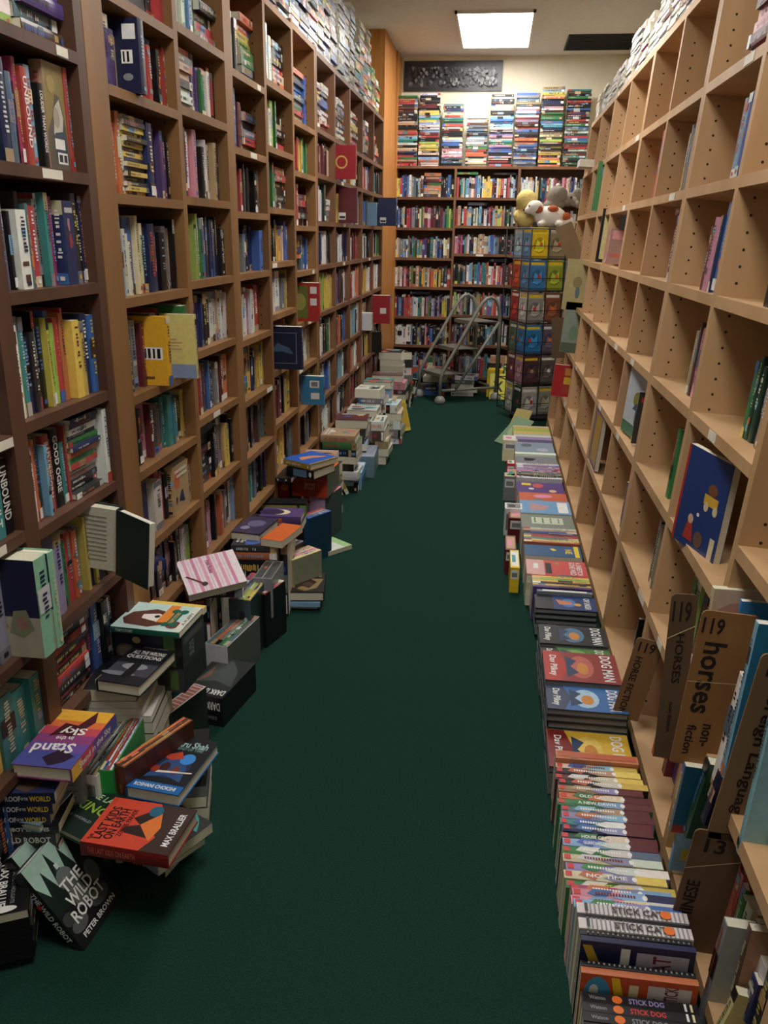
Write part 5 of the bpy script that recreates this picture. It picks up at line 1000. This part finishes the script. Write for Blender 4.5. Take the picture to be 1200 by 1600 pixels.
board_px((899, 352), (925, 340), (888, 412), 0, 0, '80684a', 'small far cardboard sign sticking out of the right bookcase above the cream bird book', [('Pets', .4, .6, .5, .2, -1.5708)][:0], y=6.3)
board_px((868, 497), (888, 496), (862, 560), 0, 0, '5f4a32', 'far brown cardboard sign beside the grey green plant book', [], y=6.4)
# books around the dividers
def uprt(tl, bl, y, W, T, c, label, **k):
    """book pulled out of the right shelf, cover facing the camera, its aisle edge through the two pixels"""
    A = ony(*bl, y); B = ony(*tl, y); U = (B - A); H = U.length
    s = spec(c, W, T, H, tilt_frame(A + Vector((0, T / 2 + .001, 0)), U, Vector((-1, 0, 0))), **k); s.setdefault('front', []) ; s['artf'] = True
    return make_book(s, label)
# front cover (+Y local) of such a book faces -y (the camera)
uprt((1117, 920), (1085, 1100), 1.72, .2, .02, 'c', 'peach cream picture book behind the orange brown cardboard sign', front=[('r', 0, 0, 1, 1, hx('d0b8a0')), ('o', .3, .7, .3, .2, hx('c89484')), ('o', .7, .6, .25, .2, hx('c0c094'))])
uprt((1160, 940), (1120, 1150), 1.66, .2, .015, 'b', 'bright blue book just above the orange brown cardboard sign', front=[], col=hx('3c84c0'))
uprt((1186, 975), (1120, 1260), 1.50, .2, .02, 's', 'white and blue book with blue cover behind the foreign languages sign', front=[('r', 0, 0, 1, 1, hx('2c7ca4')), ('p', [(.2, .3), (.4, .9), (.7, .9), (.6, .3)], hx('5ca4c4'))])
uprt((1163, 1060), (1118, 1225), 1.53, .16, .03, 'w', 'white notebook with deckled edge left of the foreign languages sign', front=[('r', .1, 0, .3, 1, hx('3c4c84')), ('r', .35, .3, .6, 1, hx('5c2838'))])
uprt((1215, 1090), (1155, 1338), 1.34, .22, .02, 's', 'pale blue smooth book at the right edge over the foreign languages sign', front=[], col=hx('8ab8c4'))
uprt((1072, 1198), (1048, 1300), 1.60, .2, .02, 'e', 'slate blue book below the orange brown cardboard sign', front=[('r', 0, 0, 1, 1, hx('1c5068')), ('r', 0, 0, 1, .12, hx('8c3430'))])
uprt((1066, 1270), (1046, 1360), 1.64, .18, .015, 's', 'pale blue and yellow thin book behind the CHINESE sign', front=[('r', .1, .2, .3, .4, hx('c8c84c'))])
uprt((1110, 1195), (1072, 1310), 1.56, .2, .03, 'D', 'dark green book in the shade between the cardboard signs', front=[])
uprt((1128, 1215), (1100, 1290), 1.50, .2, .03, 'p', 'dark purple book in the shade between the cardboard signs', front=[], col=hx('1c1430'))
uprt((1028, 1150), (1020, 1182), 1.90, .12, .02, 'r', 'bright red small book under the dark cardboard sign', front=[], col=hx('b01820'))
# bottom right corner: books on the lowest shelf
uprt((1137, 1448), (1095, 1600), 1.30, .14, .025, 'g', 'grey white spiral notebook standing low at the right corner', front=[('r', 0, 0, 1, 1, hx('a8aca4')), ('p', [(.7, .1), (.8, .8), (.9, .8), (.85, .1)], hx('3c5c3c'))])
uprt((1175, 1455), (1120, 1660), 1.24, .16, .02, 'B', 'peach and brown picture book low at the right corner', front=[('r', 0, 0, 1, 1, hx('b08468')), ('o', .6, .4, .3, .12, hx('c88c2c'))])
uprt((1176, 1380), (1150, 1470), 1.40, .12, .03, 'r', 'red and slate book under the CHINESE sign near the right edge', front=[('r', .3, 0, 1, .8, hx('3c5464'))], col=hx('7c1c20'))
uprt((1205, 1385), (1180, 1470), 1.34, .12, .03, 'n', 'navy book with orange corner at the right edge', front=[('r', .1, 0, 1, .35, hx('c8502c')), ('r', .2, .05, .6, .2, hx('d8b03c'))])
uprt((1185, 1540), (1165, 1600), 1.2, .1, .03, 'n', 'navy blue small book at the bottom right corner', front=[], col=hx('24305c'))
uprt((1155, 1555), (1110, 1640), 1.21, .1, .02, 'c', 'cream yellow book at the bottom right corner', front=[], col=hx('c8bc84'))
uprt((1208, 1325), (1190, 1400), 1.38, .1, .03, 'l', 'lime green book peeping in at the right edge', front=[], col=hx('5c8c3c'))
# left: facing mint book and open green book
def lset(P, H, W, T, c, label, yaw=0, **k):
    s = spec(c, W, T, H, frame(Vector(P), (0, 0, 1), (math.cos(yaw), math.sin(yaw), 0)), **k); return make_book(s, label)
e = empty('book', frame((-.945, 1.90, .645), (-.22, .0, 1), (1, 0, -.1))); tag(e, 'open dark green backed hardcover sticking out of the second left bay', 'book')
p = PM(); W_ = .13; H_ = .18
M1 = Matrix.Rotation(math.radians(-28), 4, 'Z')
p.box((-.0, -.003, 0), (.125, 0, H_), C('12302a'), M=M1); p.box((-.16, .03, 0), (0, .033, H_), C('12302a')); p.box((-.003, 0, 0), (0, .033, H_), C('12302a')); p.build('cover', 'print', e)
p = PM(); p.box((.002, .0005, .004), (.122, .02, H_ - .004), C('d8d4c4'), M=M1); p.box((-.155, .004, .004), (-.004, .029, H_ - .004), C('c8c4b0'))
for q in range(11): p.box((-.14, .0032, .03 + q * .012), (-.03, .0039, .033 + q * .012), C('8c887c'))
p.build('pages', 'paper', e)
# orange right picture on the far left panel: pulled books already in the cells
# ------------------------------------------------------------------ step ladder
e = empty('step_ladder', Matrix.Identity(4)); tag(e, 'grey steel rolling step ladder with three treads before the back bookcase', 'ladder')
Pa = Vector((-.686, 8.05, 0)); Pb = Vector((-.459, 7.721, 0)); Pc = Vector((.062, 8.025, 0)); Pd = Pc + (Pa - Pb)
fwd = (Pc - Pb); Ld = fwd.length; fwd.normalize(); sd = (Pa - Pb).normalized(); Up = Vector((0, 0, 1))
def side(Pf, lab_):
    F = lambda t, z: Pf + fwd * (Ld * t) + Up * z
    p = PM(); pts = [F(0, .07), F(0, .22), F(.015, .26), F(.05, .31), F(.62, .86)]
    for q in range(9):
        a = math.pi * .78 * q / 8; pts.append(F(.80 - .18 * math.cos(a * 1.0) * 1.0, .87 + .13 * math.sin(a)))
    pts = [F(0, .07), F(0, .22), F(.02, .27), F(.07, .33), F(.62, .87), F(.68, .92), F(.75, .955), F(.83, .965), F(.91, .94), F(.965, .88), F(.99, .80), F(1, .70), F(1, .07)]
    p.tube(pts, .0165, W3, 10); p.build('side_rail', 'metal', e, smooth=True)
    p = PM(); p.tube([F(0, .12), F(1, .12)], .013, W3, 8); p.build('base_rail', 'metal', e, smooth=True)
    p = PM(); p.tube([F(.26, .12), F(.99, .74)], .014, W3, 8); p.build('brace', 'metal', e, smooth=True)
side(Pb, 0); side(Pb + sd * (Pa - Pb).length, 1)
p = PM(); p.tube([Pc + Up * .12, Pd + Up * .12], .013, W3, 8); p.build('cross_rail', 'metal', e, smooth=True)
for t0, t1, z in ((.02, .42, .27), (.30, .66, .50), (.58, .97, .745)):
    p = PM(); w_ = (Pa - Pb).length
    M = Matrix.Identity(4)
    for i in range(3): M[i][0] = fwd[i]; M[i][1] = sd[i]; M[i][2] = Up[i]; M[i][3] = Pb[i]
    p.box((Ld * t0, .012, z - .006), (Ld * t1, w_ - .012, z), W3, M=M); p.box((Ld * t0, .012, z - .034), (Ld * t0 + .004, w_ - .012, z - .006), W3, M=M); p.box((Ld * t1 - .004, .012, z - .034), (Ld * t1, w_ - .012, z - .006), W3, M=M)
    for i in range(12):
        for j in range(8):
            cx = Ld * (t0 + (t1 - t0) * (i + .7) / 12.4); cy = .03 + (w_ - .06) * (j + .5) / 8
            p.poly([M @ Vector((cx + .005 * math.cos(a), cy + .005 * math.sin(a), z + .0006)) for a in [k * math.pi / 3 for k in range(6)]], (0, 0, 0), 1)
    p.build('tread', ['metal', 'hole'], e)
for P_ in (Pa, Pb, Pc, Pd):
    p = PM(); p.sph(P_ + Up * .018, (.052, .052, .058), W3, 18, half=True); p.tube([P_ + Up * .004, P_ + Up * .02], .048, W3, 18); o = p.build('caster', 'cap', e, smooth=True)

# ------------------------------------------------------------------ spinner rack with comics
RC = Vector((.385, 7.3, 0)); yaw = math.radians(24)
RM = Matrix.Translation(RC) @ Matrix.Rotation(yaw, 4, 'Z')
e = empty('spinner_rack', RM); tag(e, 'tall black wire spinner rack of thin books by the right bookcase', 'rack')
hw = .235
p = PM(); p.tube([(0, 0, .02), (0, 0, 1.56)], .018, W3, 12); p.build('pole', 'dark', e, smooth=True)
p = PM(); p.tube([(0, 0, .0), (0, 0, .025)], .2, W3, 28); p.build('base', 'dark', e)
tiers = [.06, .32, .575, .83, 1.085, 1.335]
for z in tiers + [1.565]:
    p = PM()
    c4 = [(-hw, -hw, z), (hw, -hw, z), (hw, hw, z), (-hw, hw, z), (-hw, -hw, z)]
    p.tube(c4, .0045, W3, 6)
    for a in (-.5, 0, .5): p.tube([(-hw, a * hw, z), (hw, a * hw, z)], .003, W3, 5); p.tube([(a * hw, -hw, z), (a * hw, hw, z)], .003, W3, 5)
    if z < 1.5: p.tube([(x_, y_, z + .1) for x_, y_, _ in c4], .0032, W3, 6)
    p.build('wire_tier', 'dark', e, smooth=True)
for sx in (-1, 1):
    for sy in (-1, 1):
        p = PM(); p.tube([(sx * hw, sy * hw, .05), (sx * hw, sy * hw, 1.57)], .0045, W3, 6); p.build('upright_wire', 'dark', e, smooth=True)
for u in (-.33, .33):
    p = PM(); p.tube([(u * hw, -hw - .002, .06), (u * hw, -hw - .002, 1.565)], .0035, W3, 6); p.tube([(-hw - .002, u * hw, .06), (-hw - .002, u * hw, 1.565)], .0035, W3, 6); p.build('upright_wire', 'dark', e, smooth=True)
# comics: three pockets on the near face, two on the aisle face, per tier
COM = [  # from the top tier down: near face left, middle, right; aisle face near, far
 (1.335, ['y', '8c8468', 'd'], ['5c8cb4', '9cc0d8']), (1.085, ['3c7cb0', '8c9c34', 'd'], ['4c84b0', 'b84c3c']), (.83, ['8c8c84', '7c4c34', 'd'], ['c8c8c0', 'b03c3c']),
 (.575, ['2c74a8', '5c5468', 'd'], ['2c74a8', '4c6c5c']), (.32, ['4c3438', '5c5450', 'd'], ['b08494', '743c44']), (.06, ['a8a49c', '8c8c7c', 'd'], ['2c3c34', 'b8b8b0'])]
def muted(c, q):
    r = random.Random(q); b = C(c)
    sh = lambda f: tuple(min(.9, v * f) for v in b)
    return [('r', 0, .8, 1, 1, sh(1.5)), ('r', .1, .84, .9, .93, C('w') if r.random() < .5 else C('y')), ('o', .5, .42, .36, .26, sh(.55)), ('p', [(.2, .25), (.35, .6), (.55, .5), (.75, .66), (.8, .3), (.5, .2)], sh(1.8)), ('o', r.uniform(.3, .7), .45, .1, .08, C(r.choice('rTwo'))), ('r', 0, 0, 1, .08, sh(.5))]
for ti, (z, near, aisle) in enumerate(COM):
    tn = ['top', 'second', 'third', 'fourth', 'fifth', 'lowest'][ti]
    for j, c_ in enumerate(near):
        lx = -hw + .012 + j * .155
        if j < 2:
            s = spec(c_ if len(c_) == 1 else 'g', .145, .008, .235, RM @ frame(Vector((lx, -hw + .02, z + .006)), (0, .05, 1), (-1, 0, 0)), col=C(c_), front=muted(c_, ti * 5 + j), hard=False)
            make_book(s, '%s picture book in the %s wire tier, %s pocket of the near face' % ({'y': 'yellow', '8c8468': 'tan', '3c7cb0': 'blue', '8c9c34': 'olive green', '8c8c84': 'grey', '7c4c34': 'brown', '2c74a8': 'blue', '5c5468': 'slate', '4c3438': 'maroon', '5c5450': 'grey brown', 'a8a49c': 'pale grey', '8c8c7c': 'grey'}.get(c_, 'dark'), tn, ['left', 'middle'][j]), 'picture books in the wire spinner rack', 'book', 'picture_book')
        else:
            for q in range(2):
                s = spec('d', .09, .05, .225, RM @ frame(Vector((hw - .12 + q * .058, -hw + .0 + .10, z + .006)), (0, 0, 1), (0, 1, 0)), col=C('26282a'), pc='g', hard=False, front=[])
                make_book(s, 'grey paper edged bundle in the %s wire tier, %s of two' % (tn, ['left', 'right'][q]), 'picture books in the wire spinner rack', 'book', 'picture_book')
    for j, c_ in enumerate(aisle):
        s = spec('g', .145, .008, .235, RM @ frame(Vector((-hw + .012, -hw + .175 + j * .155 , z + .006)), (.03, 0, 1), (0, 1, 0)), col=C(c_), front=muted(c_, ti * 5 + j), hard=False)
        make_book(s, '%s picture book in the %s wire tier, aisle face' % (['first', 'second'][j], tn), 'picture books in the wire spinner rack', 'book', 'picture_book')
        # tucked between
        s = spec('g', .10, .006, .22, RM @ frame(Vector((-hw + .03, -hw + .14 + j * .155, z + .006)), (.03, 0, 1), (0, 1, 0)), col=C(['8cb0c0', 'c0a890', '94a078'][(ti + j) % 3]), artf=True, hard=False)
        make_book(s, '%s thinner picture book tucked behind in the %s wire tier, aisle face' % (['first', 'second'][j], tn), 'picture books in the wire spinner rack', 'book', 'picture_book')

# ------------------------------------------------------------------ plush animals on top of the rack
def fuse(o, vox=.007):
    r = o.modifiers.new('fuse', 'REMESH'); r.mode = 'VOXEL'; r.voxel_size = vox; r.use_smooth_shade = True
    s = o.modifiers.new('smooth', 'SMOOTH'); s.iterations = 4; s.factor = .6
def plushmat(name, c1, c2): MAT[name] = noisy(name, c1, c2, 120, .95, bump=.8, spec=.1)
plushmat('plush_yellow', 'd8c070', 'e8d48c'); plushmat('plush_white', 'd8d0c4', 'ece6dc'); plushmat('plush_grey', '7c7468', '948c80'); plushmat('plush_brown', '9c4c2c', 'b0603c'); plushmat('plush_orange', 'd8702c', 'e08848')
PT = 1.572
def animal(name, label, at, yw, bodyparts, mat_, extras):
    e = empty(name, Matrix.Translation(RC + Vector(at) + Vector((0, 0, PT))) @ Matrix.Rotation(yw, 4, 'Z')); tag(e, label, 'plush toy')
    p = PM()
    for c_, r_ in bodyparts: p.sph(c_, r_, W3, 20)
    fuse(p.build('body', mat_, e))
    for nm, mt, lst in extras:
        p = PM()
        for c_, r_ in lst: p.sph(c_, r_, W3, 16)
        o = p.build(nm, mt, e, smooth=True)
        if len(lst) > 1: fuse(o, .005)
animal('plush_duck', 'yellow plush duck slumped at the left on the wire rack', (-.17, -.05, 0), 2.9, [((0, 0, .075), (.075, .08, .08)), ((0, .0, .21), (.085, .085, .085)), ((.0, -.06, .04), (.05, .06, .04)), ((.07, .0, .09), (.03, .05, .05)), ((-.07, .0, .09), (.03, .05, .05))], 'plush_yellow',
       [('bill', 'plush_orange', [((0, -.09, .2), (.04, .035, .014))]), ('eye', 'dark', [((.04, -.072, .235), .007)]), ('eye', 'dark', [((-.04, -.072, .235), .007)]), ('neckerchief', 'plush_brown', [((.0, -.03, .145), (.075, .06, .016))])])
animal('plush_dog', 'white plush dog with brown patches lying on the wire rack', (.02, -.15, 0), -.1, [((0, 0, .085), (.13, .085, .085)), ((-.12, -.02, .15), (.07, .065, .06)), ((-.06, -.07, .03), (.035, .06, .03)), ((.08, -.07, .03), (.035, .06, .03)), ((.14, .0, .05), (.05, .06, .045)), ((-.17, -.04, .13), (.035, .035, .03))], 'plush_white',
       [('patch', 'plush_brown', [((.02, -.035, .135), (.05, .045, .037))]), ('patch', 'plush_brown', [((.13, -.035, .085), (.035, .03, .035))]), ('ear', 'plush_brown', [((-.10, -.065, .14), (.045, .014, .03))]), ('ear', 'plush_brown', [((-.13, .045, .15), (.04, .014, .03))]), ('nose', 'dark', [((-.205, -.04, .135), .010)]), ('eye', 'dark', [((-.165, -.075, .165), .006)]),
        ('bead_collar', 'plush_brown', [((.075, -.085 + .0, .03 + .0), .006)])])
animal('plush_elephant', 'grey plush elephant resting on the white dog', (.09, -.08, .15), -.15, [((-.02, 0, .09), (.085, .08, .085)), ((.07, -.0, .07), (.06, .055, .055)), ((.12, -.03, .05), (.03, .028, .04)), ((.15, -.05, .03), (.022, .022, .03)), ((-.04, 0, .03), (.09, .07, .04))], 'plush_grey',
       [('ear', 'plush_grey', [((.14, .02, .10), (.05, .02, .055))]), ('ear', 'plush_grey', [((.02, -.07, .11), (.045, .015, .05))]), ('eye', 'dark', [((.095, -.055, .085), .008)]), ('tuft', 'plush_white', [((-.02, 0, .175), (.02, .02, .016))])])

# ------------------------------------------------------------------ build the shelved books: the largest as things, the rest as one mass
from mathutils.bvhtree import BVHTree
bpy.context.view_layer.update()
V_, F_, OWN = [], [], []
for o in bpy.data.objects:
    if o.type != 'MESH' or not o.data.polygons: continue
    k = len(V_); mw = o.matrix_world; V_ += [mw @ v.co for v in o.data.vertices]
    for p_ in o.data.polygons: F_.append([k + q for q in p_.vertices]); OWN.append(-1)
ALLB = SHELVED + LOOSE
for i, s in enumerate(ALLB):
    W, T, H = s['W'], s['T'], s['H']; k = len(V_); M = s['M']
    V_ += [M @ Vector(p_) for p_ in ((-W, -T / 2, 0), (0, -T / 2, 0), (0, T / 2, 0), (-W, T / 2, 0), (-W, -T / 2, H), (0, -T / 2, H), (0, T / 2, H), (-W, T / 2, H))]
    for q in ((0, 3, 2, 1), (4, 5, 6, 7), (0, 1, 5, 4), (1, 2, 6, 5), (2, 3, 7, 6), (3, 0, 4, 7)): F_.append([k + r for r in q]); OWN.append(i)
tree = BVHTree.FromPolygons(V_, F_)
seen = [0] * len(ALLB)
for py in range(2, 1600, 4):
    for px in range(2, 1200, 4):
        h = tree.ray_cast(CAM, ray(px, py))
        if h[2] is not None and OWN[h[2]] >= 0: seen[OWN[h[2]]] += 1
for i, s in enumerate(ALLB): s['area'] = seen[i]
NSPECIAL = 3
order = sorted(range(len(ALLB)), key=lambda i: -seen[i])[:318]
pickall = set(i for i in order if seen[i] > 0)
pick = set(i for i in pickall if i < len(SHELVED)); 
print('LOOSE', len(LOOSE), 'kept', len(pickall) - len(pick), 'SHELVED', len(SHELVED), 'kept', len(pick), 'min rays', min(seen[i] for i in pickall))
REST = []
for i, s in enumerate(LOOSE):
    if i + len(SHELVED) in pickall: real_book(s, s['label'], s['group'], s['cat'], s['name'])
    else: REST.append(s)
ORD = ['lowest', 'second', 'third', 'fourth', 'fifth', 'sixth', 'seventh', 'eighth', 'ninth', 'tenth']
NTH = ['first', 'second', 'third', 'fourth', 'fifth', 'sixth', 'seventh', 'eighth', 'ninth', 'tenth', 'eleventh', 'twelfth', 'thirteenth', 'fourteenth', 'fifteenth', 'sixteenth', 'seventeenth', 'eighteenth', 'nineteenth', 'twentieth']
used = {}; LBL = set()
for i in sorted(pick):
    s = SHELVED[i]; wh = s['where']; cn = NAMES[s['c']]
    if isinstance(wh, tuple):
        zs = sorted(z for z in wh[2]); lv = min(range(len(zs)), key=lambda q: abs(zs[q] - wh[1])); place = '%s, %s' % (ORD[lv] + ' shelf up' if lv else 'lowest shelf', wh[0])
        if s['pos'][0] == 'stack': lb = '%s book, %s from top of the flat stack, %s' % (cn, NTH[max(0, s['pos'][1] - 1)], place)
        elif s['pos'][0] == 'top': lb = '%s book lying flat on the row, %s' % (cn, place)
        else:
            a, b = s['neigh']; k = 'pulled-out ' if s.get('back') is not None else ''
            if a and b: lb = '%s%s book between %s and %s ones, %s' % (k, cn, NAMES[a], NAMES[b], place)
            elif b: lb = '%s%s book first in the row before a %s one, %s' % (k, cn, NAMES[b], place)
            else: lb = '%s%s book last in the row after a %s one, %s' % (k, cn, NAMES.get(a, 'dark'), place)
        grp = 'books on the %s shelf of the %s' % (ORD[lv], wh[0])
    else:
        lb = '%s book, %s up in the %s' % (cn, NTH[min(19, s['pos'][1])], wh); grp = 'books in the %s' % wh
    if lb in used:
        used[lb] += 1
        lb2 = '%s book, %s in the row from the near end, %s' % (cn, NTH[min(19, s.get('idx', s['pos'][1]))], place if isinstance(wh, tuple) else wh)
        while lb2 in used: lb2 = lb2.replace('book', 'slim book' if s['T'] < .02 else 'thick book', 1)
        lb = lb2
    if s.get('lbl') and s['lbl'] not in LBL: lb = s['lbl']
    lb = lb.replace(', first from top of', ', topmost of')
    used[lb] = 1
    if len(lb.split()) > 16: lb = lb.replace(' in the row', '').replace(' ones,', ',')
    if len(lb.split()) > 16: lb = lb.replace(' lying flat on the row', ' lying flat').replace('dark green', 'green')
    while lb in LBL: lb = lb.replace('book', 'slender book', 1)
    LBL.add(lb)
    real_book(s, lb, grp)
pm = PM()
for i, s in [(i, s) for i, s in enumerate(SHELVED) if i not in pick] + [(-1, s) for s in REST]:
    s['maxart'] = 16 if s['area'] > 8 else 7
    a, _ = book_geo(s, simple=True)
    k = len(pm.v); M = s['M']; pm.v += [tuple(M @ Vector(v)) for v in a.v]; pm.f += [tuple(k + q for q in f) for f in a.f]; pm.c += a.c; pm.mi += a.mi
o = pm.build('shelved_books', 'print'); tag(o, 'all the remaining small books filling the shelves and towers of the shop', 'books', None, 'stuff')
print('PICKED', len(pick), 'MASS', len(SHELVED) - len(pick) + len(REST))
